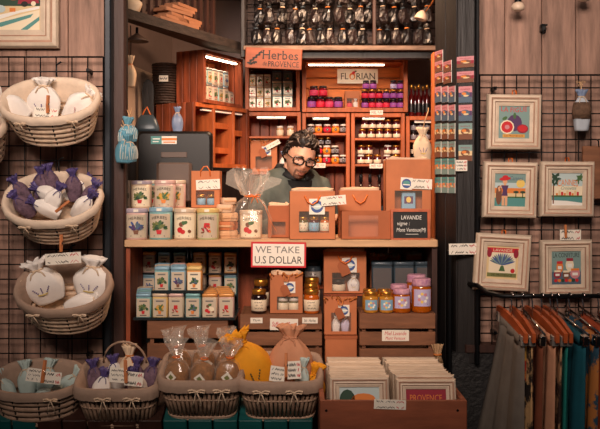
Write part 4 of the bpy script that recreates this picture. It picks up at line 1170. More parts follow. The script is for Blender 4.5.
place(m, 'slatted_screen', 'dark slatted wooden screen standing on the loft shelf', 'screen', (x, y, zz), (0, 0, ld))
x, y = loft_pt(.13, .045)
place(sachet_model(.10, .085, .08, 'linen', 'linen', 'ribbon', None, 4), 'cloth_bundle', 'crumpled pale cloth bundle at the left of the loft shelf', 'cloth', (x, y, zz), (0, 0, .3))
# dark wall lamp and small hanging pouch on the plaster wall
m = Model()
m.add('stem', MB().tube([(0, 0, 0), (0, 0, .03)], .006, 'black_metal', 8)); m.add('shade', MB().lathe([(.050, -.030), (.046, -.024), (.030, -.012), (.012, 0), (.008, .004)], 16, 'wicker_dark'))
place(m, 'pendant_lamp', 'small dark pendant shade under the loft shelf', 'lamp', (sx(137, .34), .34, LZ - .034 + .0))
hm = Model(); hm.p = list(sachet_model(.05, .13, .045, 'linen', 'linen', 'raffia', None, 9).p)
hm.add('cord', MB().tube([(0, 0, .12), (.002, 0, .2), (0, 0, LZ - sz(87, .32))], .0025, 'dark_tie', 5))
place(hm, 'hanging_pouch', 'pale cloth pouch hanging beside the dark post under the loft', 'pouch', at(130.5, 87, .32))
# dark wicker bin with label on the angled crates
m = Model(); wb = MB(); sg = 26
for k in range(16):
    z_ = .006 + k * .0125; rr = .050 + .010 * k / 15
    wb.tube([(rr * (1 + .03 * (-1) ** (i + k)) * math.cos(2 * PI * i / sg), rr * (1 + .03 * (-1) ** (i + k)) * math.sin(2 * PI * i / sg), z_) for i in range(sg)], .0066, 'wicker_dark', 5, closed=True)
m.add('weave', wb); m.add('inner', MB().lathe([(.044, 0), (.052, .195)], 20, 'wicker_dark', cap1=True))
m.add('name_card', MB().box(-.018, .026, -.071, -.068, .105, .135, 'card_white'))
t = MB().scribble(.004, .12, .036, .014, -.0716, 'ink', 2, 6); m.add('card_writing', t)
place(m, 'wicker_bin', 'tall dark wicker bin with a white card beside the angled crate', 'basket', (-.672, .95, ZU + .0005))
place((lambda m: (m.add('board', MB().prism([(-.028, 0), (.028, 0), (.028, .26)] + [(.028 * math.cos(PI * k / 8), .26 + .045 * math.sin(PI * k / 8)) for k in range(1, 8)] + [(-.028, .26)], 0, .016, 'black_wood')), m.add('foot', MB().box(-.035, .035, -.01, .03, -.02, 0, 'black_wood')), m)[-1])(Model()),
      'arched_board', 'dark board with arched top against the cream wall', 'board', (sx(148, .86), .86, sz(142, .86)))
# stand behind the monitor carrying a bag and a blue sachet
zs = sz(133, .60)
m = Model(); m.add('body', MB().box(sx(131, .60), sx(190, .60), .52, .68, 0, zs - .02, 'black_wood')); m.add('top', MB().bevbox(sx(130, .6), sx(191, .6), .51, .69, zs - .02, zs, .003, 'black_plastic'))
place(m, 'side_stand', 'black stand behind the monitor carrying bag and sachet', 'stand')
m = Model()
m.add('body', MB().loft([ring(.055, .03, 4, 0, 20), ring(.058, .032, 4, .02, 20), ring(.045, .02, 3, .06, 20), ring(.028, .006, 3, .082, 20)], 'tin_slate'))
m.add('handle', MB().tube([(-.03, 0, .06), (-.012, 0, .10), (0, 0, .118), (.012, 0, .09), (.026, 0, .06)], .0035, 'ribbon_orange', 6))
place(m, 'handbag', 'small dark grey bag with orange handle behind the monitor', 'bag', (sx(147, .60), .60, zs + .0005), (0, 0, .1))
place(sachet_model(.052, .118, .034, 'organza_blue', 'organza_blue', 'ribbon', None, 3, .78), 'lavender_sachet', 'blue organza sachet standing behind the top of the monitor', 'sachet', (sx(177.5, .60), .60, zs + .0005))

# ================================================================== DARK PACKETS HANGING HIGH AT THE BACK
def packet(seed):
    rnd = random.Random(seed); m = Model(); seg = 12
    hh = .105; rr = []
    for j, (t, f) in enumerate(((0, .5), (.06, .9), (.25, 1.0), (.5, .95), (.68, .7), (.78, .25), (.88, .45), (1, .7))):
        rr.append([(sup(.027 * f, .016 * f, 2.5, k, seg)[0] * rnd.uniform(.72, 1.2), sup(.027 * f, .016 * f, 2.5, k, seg)[1] * rnd.uniform(.7, 1.25), hh * t + rnd.uniform(-.004, .004)) for k in range(seg)])
    m.add('film_bag', MB().loft(rr[:6], ('dark_film', 'dark_herb')[seed % 2], smooth=False))
    m.add('gathered_top', MB().loft(rr[5:], 'dark_film', smooth=False))
    m.add('tie', MB().tube([(.011 * math.cos(a), .009 * math.sin(a), hh * .78) for a in [2 * PI * k / 8 for k in range(8)]], .003, ('raffia', 'ribbon', 'tin_slate')[seed % 3], 5, closed=True))
    m.add('hang_loop', MB().tube([(0, 0, hh * .95), (.004, .02, hh * 1.1), (0, .066, hh * 1.12)], .0012, 'dark_tie', 4))
    return m
PK = [packet(k) for k in range(6)]
for row, (pyb, n, x0, x1) in enumerate(((23, 16, 260, 428), (44.6, 17, 257, 429), (3, 15, 262, 424))):
    for k in range(n):
        px = x0 + (x1 - x0) * k / (n - 1) + random.uniform(-1.5, 1.5)
        if 370 < px < 378: px += 5 if px > 374 else -5
        Yp = .95 if row != 1 else .935
        sc = random.uniform(.9, 1.0)
        place(PK[(k * 5 + row * 2) % 6], 'herb_packet', 'dark shiny packet high at the back, %s row, %s' % (('middle', 'bottom', 'top')[row], nth(k, n)), 'packet',
              (sx(px, Yp), Yp + random.uniform(-.008, .008), sz(pyb, Yp) + (.001 if row == 1 else random.uniform(-.006, .006))), (0, R(random.uniform(-6, 6)), R(random.uniform(-25, 25))), sc, 'dark packets hanging at the back')
# spot lamp on the rack
m = Model()
m.add('arm', MB().tube([(.035, 0, .10), (.028, 0, .06), (.012, 0, .012)], .004, 'raffia', 6))
m.add('shade', MB().lathe([(.030, -.028), (.031, -.020), (.024, 0), (.012, .014), (.006, .018)], 16, 'bulb_glass'))
place(m, 'spot_lamp', 'small pale lamp head on a thin arm before the dark packets', 'lamp', at(422, 14, .80), (0, R(18), 0))
# ================================================================== ON THE COUNTER
def ctin(px, Y, zb, wpx, hpx, body, lid, mot, label, rz=0):
    return place(tin_model('round', round(sl(wpx, Y), 4), round(sl(hpx, Y), 4), body, lid, mot, True, None, True), 'herb_tin', label, 'tin', (sx(px, Y), Y, zb), (0, 0, R(rz)), group='round herb tins on the counter')
Y1 = .055
ctin(136.5, Y1, ZC, 23.5, 31, 'tin_pink', 'tin_lilac', 'lavender', 'pink round tin with lavender pot, leftmost on the counter', 8)
ctin(161, Y1, ZC, 24, 32, 'tin_teal', 'tin_blue', 'plant', 'cream round tin with blue lid and herb pot on the counter')
ctin(185.3, Y1, ZC, 23, 31, 'tin_cream', 'tin_cream', 'garlic', 'cream round tin with tomatoes and garlic, third on the counter')
ctin(208, Y1, ZC, 22.5, 31, 'tin_green', 'tin_yellow', 'spice', 'greenish round tin with red jar picture, below the small kraft bag')
zr = sz(208, .17)
m = Model()
m.add('board', MB().bevbox(sx(125, .14), sx(223, .14), .115, .315, zr - .014, zr, .003, 'counter_wood'))
for x in (sx(127, .2), sx(219, .2)): m.add('leg', MB().box(x, x + .014, .13, .30, ZC, zr - .014, 'counter_wood'))
place(m, 'riser_shelf', 'pale wooden riser on the counter carrying the second row of tins', 'shelf')
Y2 = .165
ctin(141.6, Y2, zr, 21, 27.5, 'tin_cream', 'tin_lilac', 'plant', 'cream round tin with herb pot, left on the riser')
ctin(165.2, Y2, zr, 21.5, 28, 'tin_pink', 'tin_pink', 'bush', 'pink round tin with bushy plant, right front on the riser')
ctin(176, .265, zr, 20, 27.5, 'tin_pink', 'tin_white', 'bush', 'pink round tin half hidden behind the other tins on the riser')
ctin(153, .265, zr, 20, 27.5, 'tin_teal', 'tin_white', 'plant', 'round tin at the back of the riser, left of the pair')
# small kraft bag on the riser
bagw, bagh = sl(29, .18), sl(37, .18)
place(kraft_bag(round(bagw, 4), round(bagh, 4), .07, (-.33, .30, .08, .46), 'handles', 'kraft', False, False, False), 'kraft_bag', 'small kraft bag with orange handle on the riser', 'bag', (sx(206.5, .19), .19, zr), group='kraft paper gift bags')
price_tag(208, 184.5, .149, sl(24, .15), sl(10, .15), 'white price card on the small kraft bag on the riser', -3, 3, 2, False)
for k in range(2):
    place(jar_model(.034, .052, 'jam_dark', 'lid_gold', 'lab_blue', (.2, .7), .2, 12), 'spread_jar', '%s dark jar inside the small kraft bag on the riser' % ('left', 'right')[k], 'jar', (sx(201.5 + 10 * k, .19), .185, zr + .0025), group='jars inside gift bags')
# monitor
Ym = .335
m = Model()
x0, x1, zt, zb_ = sx(136, Ym), sx(212, Ym), sz(131, Ym), sz(197, Ym)
hs = MB(); xc = (x0 + x1) / 2
def rr(hx, z0, z1, y, rad=.02):
    out = []
    for cx_, cz_, a0 in ((hx - rad, z0 + rad, -90), (hx - rad, z1 - rad, 0), (-hx + rad, z1 - rad, 90), (-hx + rad, z0 + rad, 180)):
        for k in range(5): a = R(a0 + 22.5 * k); out.append((cx_ + rad * math.cos(a), y, cz_ + rad * math.sin(a)))
    return out
hw_, hh_ = (x1 - x0) / 2, zt - zb_
hs.loft([rr(hw_ * .93, .012, hh_ - .012, 0), rr(hw_, 0, hh_, .014), rr(hw_, 0, hh_, .045)], 'black_plastic')
b = m.add('back_shell', hs)
m.add('vent_slot', MB().bevbox(-.055, .055, -.003, .002, hh_ * .60, hh_ * .68, .002, 'grey_plastic'), b)
m.add('stand_cover', MB().bevbox(-.072, .078, -.024, .002, -.02, hh_ * .52, .012, 'grey_plastic'), b)
m.add('screen', MB().box(-hw_ * .94, hw_ * .94, .045, .047, .02, hh_ - .015, 'acrylic'))
m.add('neck', MB().bevbox(-.03, .03, .01, .04, ZC + .015 - zb_, 0, .004, 'black_plastic'))
m.add('foot', MB().bevbox(-.11, .11, -.012, .06, ZC - zb_ + .0004, ZC + .015 - zb_, .004, 'black_plastic'))
sb = MB().box(-.098, -.052, -.0015, .001, hh_ - .055, hh_ - .022, 'ink_teal').box(-.052, .012, -.0015, .001, hh_ - .055, hh_ - .022, 'sign_white')
sb.rect(-.052, .012, hh_ - .040, hh_ - .030, -.0019, 'ink_orange').rect(-.045, .005, hh_ - .050, hh_ - .045, -.0019, 'ink_orange').rect(-.09, -.06, hh_ - .036, hh_ - .031, -.0019, 'ink_white').rect(-.09, -.065, hh_ - .047, hh_ - .043, -.0019, 'ink_white')
m.add('sticker', sb, b)
place(m, 'monitor', 'black checkout monitor seen from behind with teal and orange sticker', 'monitor', (xc, Ym, zb_))
# white device edge beside the jamb
m = Model(); m.add('body', MB().bevbox(-.012, .012, 0, .03, 0, sl(36, .3), .004, 'lid_white')); m.add('button', MB().box(-.005, .005, -.003, 0, sl(18, .3), sl(23, .3), 'black_plastic')); m.add('button', MB().box(-.005, .005, -.003, 0, sl(6, .3), sl(10, .3), 'black_plastic'))
place(m, 'wall_intercom', 'slim white device with black buttons beside the dark post', 'device', at(127.5, 216, .335))
# cellophane gift with tin
m = Model(); Yg = .10; gx = sx(251, Yg)
seg = 28; rnd = random.Random(5)
def film(t, rx, ry, crumple):
    return [(sup(rx, ry, 2.8, k, seg)[0] * (1 + crumple * rnd.uniform(-1, 1)), sup(rx, ry, 2.8, k, seg)[1] * (1 + crumple * rnd.uniform(-1, 1)), t + crumple * .05 * rnd.uniform(-1.4, 1)) for k in range(seg)]
u = sl(1, Yg)
m.add('film', MB().loft([film(.001, 20 * u, 14 * u, 0), film(.02, 21 * u, 15 * u, .03), film(.07, 21 * u, 14 * u, .05), film(.11, 18 * u, 12 * u, .07), film(.145, 13 * u, 9 * u, .09), film(.168, 5 * u, 5 * u, .12)], 'clear_film', True, False, False))
m.add('gathered_top', MB().loft([film(.166, 5 * u, 5 * u, .1), film(.19, 10 * u, 8 * u, .25), film(.225, 13 * u, 10 * u, .32), film(.268, 15 * u, 9 * u, .40)], 'film_knot', False, False, False))
wing = MB()
for s, pts in ((-1, ((-3, .17), (-14, .195), (-25, .215), (-24, .262), (-17, .28), (-9, .225))), (1, ((3, .17), (14, .19), (29, .215), (31, .235), (20, .245), (8, .21)))):
    wing.prism([(x * u, z) for x, z in pts][::(1 if s > 0 else -1)], -.012, -.009, 'film_knot')
m.add('film_wing', wing)
rb = MB(); rb.tube([(6 * u * math.cos(a), 6 * u * math.sin(a), .167) for a in [2 * PI * k / 12 for k in range(12)]], .004, 'ribbon_orange', 6, closed=True)
bow(rb, (4 * u, -.026, .167), .024, 'ribbon_orange', 1.0)
rb.strip([(7 * u, -.03, .165), (14 * u, -.045, .13), (20 * u, -.05, .07), (26 * u, -.05, .03)], .006, 'ribbon_orange', (0, 1, 0))
m.add('ribbon', rb)
place(m, 'cellophane_gift', 'clear cellophane gift wrap tied with orange ribbon on the counter', 'gift', (gx, Yg, ZC + .0004))
ctin(251, Yg, ZC + .002, 23, 28, 'tin_cream', 'tin_cream', 'garlic', 'cream round tin with tomatoes inside the clear cellophane')
# kraft packets piled between tins and cellophane
for k, (px, Y, w_, h_, d_, zb2, tl, rz) in enumerate(((228, .15, 20, 7.5, .10, 0, 0, 5), (227, .15, 19, 8.5, .095, .032, 3, -9), (228.5, .16, 18, 8, .09, .068, -4, 12), (226, .16, 17, 8, .085, .102, 5, -6), (228, .17, 15, 6, .07, .136, -8, 20))):
    q = MB(); W2, H2 = sl(w_, Y), sl(h_, Y)
    q.loft([ring(W2 / 2 * .95, d_ / 2 * .95, 5, 0, 16), ring(W2 / 2, d_ / 2, 5, H2 * .3, 16), ring(W2 / 2, d_ / 2, 5, H2 * .7, 16), ring(W2 / 2 * .92, d_ / 2 * .92, 5, H2, 16)], ('kraft_pale', 'kraft', 'kraft_pale', 'tissue', 'tissue')[k], smooth=False)
    mm = Model(); mm.add('packet_body', q); mm.add('fold_flap', MB().bevbox(-W2 / 2 * .8, W2 / 2 * .8, -d_ / 2 - .004, -d_ / 2 + .01, H2 * .35, H2 * .6, .002, 'kraft_pale'))
    place(mm, 'kraft_packet', 'folded kraft paper packet beside the cellophane gift, %s of the pile' % ('bottom', 'second', 'third', 'fourth', 'top')[k], 'packet', (sx(px, Y), Y, ZC + zb2 + .0004), (0, 0, R(rz)), group='kraft packets in a pile')
place(kraft_bag(round(sl(22, .16), 4), round(sl(32, .16), 4), .06, (-.3, .3, .1, .5), 'none', 'kraft_dark', False, True, False), 'kraft_bag', 'small plain kraft pouch between cellophane gift and window box', 'bag', (sx(279, .16), .16, ZC + .0004), group='kraft paper gift bags')
# gift bag on the cubby shelf behind the shopkeeper
Yk = YS + .075; zk = sz(172, YS) + .001
place(kraft_bag(round(sl(27, Yk), 4), round(sl(31, Yk), 4), .08, (-.3, .3, .1, .5), 'raffia', 'kraft', True, True, True), 'kraft_bag', 'kraft gift bag with logo card left of the shopkeeper', 'bag', (sx(264, Yk), Yk, zk), group='kraft paper gift bags')
price_tag(273, 144.5, YS + .012, sl(15, YS), sl(5, YS), 'tilted white card on the gift bag left of the shopkeeper', -28, 6, 1, True)
place(sachet_model(.052, .11, .04, 'cotton', 'organza_blue', 'ribbon', 'felt_purple', 95), 'sachet', 'white blue sachet between the gift bag and the shopkeeper', 'sachet', (sx(284, YS + .05), YS + .05, zk))
# large window box
Yw = .075; W2, H2 = sl(46, .02), sl(48.5, .02)
place(kraft_bag(round(W2, 4), round(H2, 4), .105, (-.29, .36, .14, .58), 'loop', 'kraft', False, True, True), 'gift_box', 'large kraft box with window and three jars centre of the counter', 'box', (sx(312.2, .075), Yw, ZC + .0004))
for k, px in enumerate((303, 314, 325)):
    place(jar_model(.040, .060, ('jam_olive', 'jam_wine', 'jam_amber')[k], 'lid_gold', 'lab_cream' if k != 1 else 'lab_blue', (.08, .62), .2, 14, 'lines'), 'spread_jar', '%s gold lidded jar behind the window of the large kraft box' % nth(k, 3), 'jar', (sx(px, .06), .055, ZC + .028), group='jars inside gift bags')
solo(MB().box(-W2 * .46, W2 * .46, -.04, .045, 0, .0245, 'kraft_dark'), 'inner_tray', 'kraft tray lifting the jars inside the large window box', 'tray', (sx(312.2, .075), Yw, ZC + .0028))
price_tag(333.5, 200.5, .012, sl(25, .01), sl(9.5, .01), 'white price card at the corner of the large window box', -5, 4, 2, True)
# plain kraft bag and dark-window carton right of it
place(kraft_bag(round(sl(42, .18), 4), round(sl(47, .18), 4), .07, (0, 0, .2, .2), 'loop', 'kraft', False, True, False), 'kraft_bag', 'plain kraft bag with orange loop behind the dark window carton', 'bag', (sx(359.5, .18), .18, ZC + .0004), group='kraft paper gift bags')
place(kraft_bag(round(sl(51, .05), 4), round(sl(28, .05), 4), .10, (-.36, .22, .10, .86), 'none', 'kraft_dark', False, False, False), 'gift_box', 'low kraft carton with a wide dark window beside the chalkboard', 'box', (sx(366, .08), .08, ZC + .0004))
# tall kraft bag behind the chalkboard
Yt = .21; W2, H2 = sl(45, Yt), sl(77, Yt)
place(kraft_bag(round(W2, 4), round(H2, 4), .09, (-.30, .30, .37, .60), 'none', 'kraft', False, True, False), 'kraft_bag', 'tall kraft bag with folded top behind the chalkboard', 'bag', (sx(407, Yt), Yt, ZC + .0004), group='kraft paper gift bags')
m = Model(); a = m.add('carton', MB().bevbox(-.028, .028, 0, .03, 0, .07, .002, 'lab_blue')); t = MB().rect(-.018, .018, .02, .05, -.0006, 'ink_purple').ell(0, .036, .01, .012, -.001, 'ink_yellow'); m.add('picture', t, a)
place(m, 'small_carton', 'small blue printed carton in the window of the tall kraft bag', 'box', (sx(408, Yt), Yt - .020, ZC + H2 * .37))
solo(MB().box(-W2 * .45, W2 * .45, -.036, .04, 0, H2 * .365 - .003, 'kraft_dark'), 'inner_tray', 'kraft block inside the tall bag under the blue carton', 'tray', (sx(407, Yt), Yt, ZC + .0028))
m = Model(); s_ = .024
a = m.add('card', MB().prism([(-s_, -s_), (s_, -s_), (s_, s_), (-s_, s_)], 0, .001, 'card_white')); m.add('round_logo', MB().ell(0, 0, s_ * .8, s_ * .8, -.0005, 'ink_blue', 16).ell(0, .003, s_ * .6, s_ * .35, -.0008, 'ink_teal', 14).rect(-s_ * .6, s_ * .6, -.007, -.003, -.0011, 'ink_white'), a)
place(m, 'logo_card', 'white card with round blue logo on the tall kraft bag', 'card', at(406.5, 183.5, Yt - .0485), (0, R(4), 0))
price_tag(421.5, 184, Yt - .052, sl(21, Yt - .05), sl(10, Yt - .05), 'white price card on the tall kraft bag', 2, 8, 2, True)
# chalkboard
m = Model(); Yb = .012; W2, H2 = sl(39.5, Yb), sl(31.5, Yb); bw = .010
for x0_, x1_, z0_, z1_ in ((-W2 / 2, W2 / 2, H2 - bw, H2), (-W2 / 2, W2 / 2, 0, bw), (-W2 / 2, -W2 / 2 + bw, bw, H2 - bw), (W2 / 2 - bw, W2 / 2, bw, H2 - bw)):
    m.add('frame_bar', MB().bevbox(x0_, x1_, -.004, .012, z0_, z1_, .001, 'hanger_wood'))
p_ = m.add('slate', MB().box(-W2 / 2 + bw, W2 / 2 - bw, 0, .008, bw, H2 - bw, 'slate'))
t = MB(); t.text('LAVANDE', .03 * W2, H2 * .74, W2 * .52, H2 * .13, -.0008, 'ink_chalk', .1); t.text('vigne :', -W2 * .17, H2 * .53, W2 * .32, H2 * .15, -.0008, 'ink_chalk', .2); t.text('Mont Ventoux(M)', .02 * W2, H2 * .33, W2 * .74, H2 * .16, -.0008, 'ink_chalk', .2); t.rect(-W2 * .12, W2 * .2, H2 * .20, H2 * .215, -.0008, 'ink_chalk')
m.add('chalk_writing', t, p_)
place(m, 'chalkboard', 'small wood framed chalkboard reading LAVANDE at the counter end', 'chalkboard', at(410.5, 241, Yb) + Vector((0, 0, .001)), (R(-6), 0, 0))
# linen pouch hanging at the post
hm = Model(); hm.p = list(sachet_model(.082, .158, .05, 'linen', 'linen', 'ribbon', 'felt_purple', 12, .80).p)
hm.add('cord', MB().tube([(0, 0, .14), (.010, .004, .185), (.030, .03, .235), (.034, .055, .25)], .0028, 'straw', 5))
place(hm, 'hanging_pouch', 'pale linen pouch with purple sprig hanging by the orange post', 'pouch', at(422.5, 164, .44))
# blue striped sachets hung on the jamb
for k, (px, py, sc, ty) in enumerate(((124.5, 145, .92, 8), (131.5, 142, .80, -6), (123.5, 163, 1.05, 4), (131, 162, .92, -10))):
    hm = Model(); hm.p = list(sachet_model(.066, .115, .05, 'blue_sachet', 'blue_sachet', 'ribbon', None, 20 + k, .72, True).p)
    hm.add('cord', MB().tube([(0, 0, .09), (.004, .012, .13), (0, .03 + .0 * k, .155)], .0022, 'straw', 5))
    place(hm, 'striped_sachet', '%s blue striped sachet in the bunch hanging on the left post' % ('upper left', 'upper right', 'lower left', 'lower right')[k], 'sachet', at(px, py, (-.045, -.035, -.06, -.05)[k]), (0, R(ty), R(20 * k)), sc, 'blue striped sachets on the left post')
# dollar sign board
m = Model(); Yd = -.012; W2, H2 = sl(55, Yd), sl(25.5, Yd)
b = m.add('card', MB().box(-W2 / 2, W2 / 2, 0, .004, -H2 / 2, H2 / 2, 'ink_red'))
m.add('white_field', MB().box(-W2 / 2 + .007, W2 / 2 - .007, -.001, .002, -H2 / 2 + .007, H2 / 2 - .007, 'sign_white'), b)
t = MB(); t.text('WE TAKE', -.02 * W2, H2 * .20, W2 * .80, H2 * .26, -.0016, 'ink_grey'); t.text('U.S DOLLAR', 0, -H2 * .20, W2 * .86, H2 * .29, -.0016, 'ink')
m.add('lettering', t, b)
place(m, 'notice_sign', 'white notice with red border reading WE TAKE U.S DOLLAR', 'sign', at(278.5, 254.8, Yd), (0, R(.6), 0))

# ================================================================== UNDER THE COUNTER: SQUARE TINS
ZS = .70
def slat_crate(px0, px1, pyt, Yf, dp, nsl, label, m1='crate_brown', zb=ZS, gap=.25):
    x0, x1 = sx(px0, Yf), sx(px1, Yf); zt = sz(pyt, Yf); W = x1 - x0; H = zt - zb - .0004; m = Model()
    sh = H / nsl
    for k in range(nsl):
        z0_, z1_ = sh * k + sh * gap / 2, sh * (k + 1) - (0 if k == nsl - 1 else sh * gap / 2)
        m.add('front_slat', MB().bevbox(0, W, 0, .012, z0_, z1_, .002, m1)); m.add('back_slat', MB().bevbox(0, W, dp - .012, dp, z0_, z1_, .002, m1))
        m.add('side_slat', MB().bevbox(0, .010, .012, dp - .012, z0_, z1_, .002, m1)); m.add('side_slat', MB().bevbox(W - .010, W, .012, dp - .012, z0_, z1_, .002, m1))
    for x in (.010, W - .024):
        for y in (.012, dp - .026): m.add('corner_post', MB().box(x, x + .014, y, y + .014, 0, H - .012, m1))
    m.add('top_board', MB().bevbox(.0105, W - .0105, .0125, dp - .0125, H - .012, H, .002, m1))
    place(m, 'wooden_crate', label, 'crate', (x0, Yf, zb + .0002))
    return zt
ztin = slat_crate(147, 228, 320, -.05, .25, 2, 'upturned wooden crate carrying the square herb tins', 'crate_brown')
cc = [('tin_teal', 'tin_blue', 'plant'), ('tin_yellow', 'tin_cream', 'bush'), ('tin_cream', 'tin_pink', 'spice'), ('tin_teal', 'tin_teal', 'sage'), ('tin_cream', 'tin_orange', 'garlic'), ('tin_pink', 'tin_orange', 'spice'), ('tin_blue', 'tin_blue', 'lavender'), ('tin_orange', 'tin_yellow', 'sage')]
tw, th_ = .0585, .093
def sq_tin(x, y, z, c, label, rz=0, s=1.0, grp='square herb tins under the counter'):
    b, l, mo = cc[c % len(cc)]
    return place(tin_model('square', tw, th_, b, l, mo), 'square_tin', label, 'tin', (x, y, z), (0, 0, R(rz)), s, grp)
# tray under tins
m = Model(); bxr = Model()
m.add('tray', MB().bevbox(sx(135, -.02), sx(236, -.02), -.055, .235, ztin + .0002, ztin + .006, .002, 'acrylic')); m.add('lip', MB().box(sx(135, -.02), sx(236, -.02), -.057, -.055, ztin + .0002, ztin + .011, 'acrylic'))
place(m, 'display_tray', 'dark tray under the lower rows of square tins', 'tray')
zt1 = ztin + .0064
for r in range(4):
    for k, px in enumerate((144.6, 161, 176.8, 193.6, 210.2, 226.8)):
        sq_tin(sx(px, -.02) - .011 * r, -.02 + .0625 * r, zt1, (k + (0 if r == 0 else r * 3)) if k not in (4, 5) else (4, 5)[k - 4], 'square herb tin in the lower display, %s in the %s row' % (nth(k, 6), ('front', 'second', 'third', 'rear')[r]), rz=0)
m = Model(); zt2 = zt1 + th_ + .0004
m.add('tray', MB().bevbox(sx(152.5, -.02), sx(204.5, -.02), -.045, .20, zt2, zt2 + .006, .002, 'acrylic')); m.add('lip', MB().box(sx(152.5, -.02), sx(204.5, -.02), -.047, -.045, zt2, zt2 + .012, 'acrylic'))
place(m, 'display_tray', 'dark tray carrying the upper block of square tins', 'tray')
for r in range(3):
    for k, px in enumerate((162.8, 179, 195)):
        sq_tin(sx(px, -.01) - .010 * r, -.01 + .0625 * r, zt2 + .0064, (0, 6, 7, 1, 6, 4, 0, 2, 5)[k + 3 * r], 'square herb tin in the upper block, %s of three in the %s row' % (('left', 'middle', 'right')[k], ('front', 'second', 'rear')[r]))
# dark racks with tins behind
def rack(px0, px1, levels, Yr, label, pxs, lab2):
    m = Model(); x0, x1 = sx(px0, Yr), sx(px1, Yr)
    ztop = sz(levels[0], Yr) + th_ + .012
    for x in (x0, x1 - .006): m.add('side_panel', MB().box(x, x + .006, Yr - .035, Yr + .045, ZS + .0004, ztop, 'acrylic'))
    m.add('back_panel', MB().box(x0 + .006, x1 - .006, Yr + .039, Yr + .045, ZS + .0004, ztop, 'acrylic'))
    for lv in levels: m.add('shelf', MB().box(x0 + .006, x1 - .006, Yr - .035, Yr + .039, sz(lv, Yr) - .006, sz(lv, Yr), 'acrylic'))
    m.add('top_panel', MB().box(x0 + .006, x1 - .006, Yr - .035, Yr + .039, ztop - .006, ztop, 'acrylic'))
    place(m, 'tin_rack', label, 'rack')
    for j, lv in enumerate(levels):
        for k, px in enumerate(pxs):
            sq_tin(sx(px, Yr), Yr, sz(lv, Yr) + .0003, (k * 3 + j + (1 if px0 > 180 else 5)), 'square tin on the %s shelf of the %s dark rack, %s of three' % (('upper', 'lower')[j], lab2, nth(k, 3)), 0, .92)
rack(141, 189.5, (272, 294), .30, 'dark rack of square tins at the back left under the counter', (150, 165, 180.5), 'left')
rack(191.5, 239, (272.5, 294), .30, 'dark rack of square tins at the back right under the counter', (200, 215.4, 230.8), 'right')

# ================================================================== UNDER THE COUNTER: MIDDLE
Yq = -.075
zm = slat_crate(240, 322, 314.5, Yq, .23, 3, 'dark slatted crate carrying saffron jars and kraft bag', 'crate_brown', gap=.18)
def bigjar(px, Y, zb, wpx, hpx, c, lid, lab, label, mark='words', cloth=False, grp=None, labz=(.12, .58), lidh=.2):
    return place(jar_model(round(sl(wpx, Y), 4), round(sl(hpx, Y), 4), c, lid, lab, labz, lidh, 22, mark, cloth), 'honey_jar' if 'honey' in c else 'spread_jar', label, 'jar', (sx(px, Y), Y, zb + .0004), group=grp)
g = 'jars on the saffron crate'
bigjar(259, -.04, zm, 15.5, 24, 'jam_dark', 'lid_gold', 'lab_cream', 'dark jar with gold lid, front left on the saffron crate', grp=g)
bigjar(261, .06, zm, 15.5, 30, 'jam_dark', 'lid_gold', 'lab_cream', 'taller dark jar behind the front left jar on saffron crate', grp=g)
bigjar(311.5, -.04, zm, 15.5, 24, 'jam_amber', 'lid_gold', 'lab_cream', 'amber jar with gold lid, front right on the saffron crate', grp=g)
bigjar(311, .035, zm, 15.5, 27, 'jam_amber', 'lid_gold', 'lab_cream', 'amber jar in second place behind the right saffron jar', grp=g)
bigjar(312, .115, zm, 15.5, 30, 'jam_amber', 'lid_gold', 'lab_cream', 'rearmost amber jar behind the right saffron jars', grp=g)
W2, H2 = sl(33, -.03), sl(38.5, -.03)
place(kraft_bag(round(W2, 4), round(H2, 4), .075, (-.28, .36, .10, .44), 'raffia', 'kraft', True, True, True), 'kraft_bag', 'kraft bag with raffia tie on the saffron crate', 'bag', (sx(286.5, -.02), -.02, zm + .0004), group='kraft paper gift bags')
for k in range(2): place(jar_model(.04, .055, 'jam_olive', 'lid_white', 'lab_cream', (.1, .65), .22, 14), 'spread_jar', '%s pale jar inside the kraft bag on the saffron crate' % ('left', 'right')[k], 'jar', (sx(283 + 11 * k, -.02), -.025, zm + .003), group='jars inside gift bags')
price_tag(256.5, 320.5, Yq - .002, sl(12, Yq), sl(5.5, Yq), 'small white card reading Thym, left on the saffron crate', 0, 1, 1, words=(('Thym', 'ink', 0, 0, .6, .5),))
price_tag(284, 324.5, Yq - .002, sl(28, Yq), sl(11.5, Yq), 'white card with red writing in the middle of the saffron crate', 1, 2, 1, words=(('Saffron - 8eur', 'ink_red', 0, .02, .86, .42),))
price_tag(310, 320.5, Yq - .002, sl(15.5, Yq), sl(5.8, Yq), 'small white card at the right of the saffron crate', 0, 9, 1, words=(('Sel - Herbes', 'ink', 0, 0, .76, .5),))
# candle jar on a stand behind
m = Model(); Yn = .25
m.add('block', MB().bevbox(sx(300, Yn), sx(326, Yn), .19, .31, ZS + .0004, sz(287, Yn), .003, 'dark_wood')); m.add('top', MB().bevbox(sx(299, Yn), sx(327, Yn), .185, .315, sz(287, Yn), sz(285.5, Yn), .002, 'crate_redwood'))
place(m, 'wooden_block', 'dark wooden block behind the saffron jars', 'block')
bigjar(313, Yn, sz(285.5, Yn), 16.5, 25, 'tin_slate', 'lid_black', 'tin_grey', 'dark candle jar on the block behind the saffron crate')
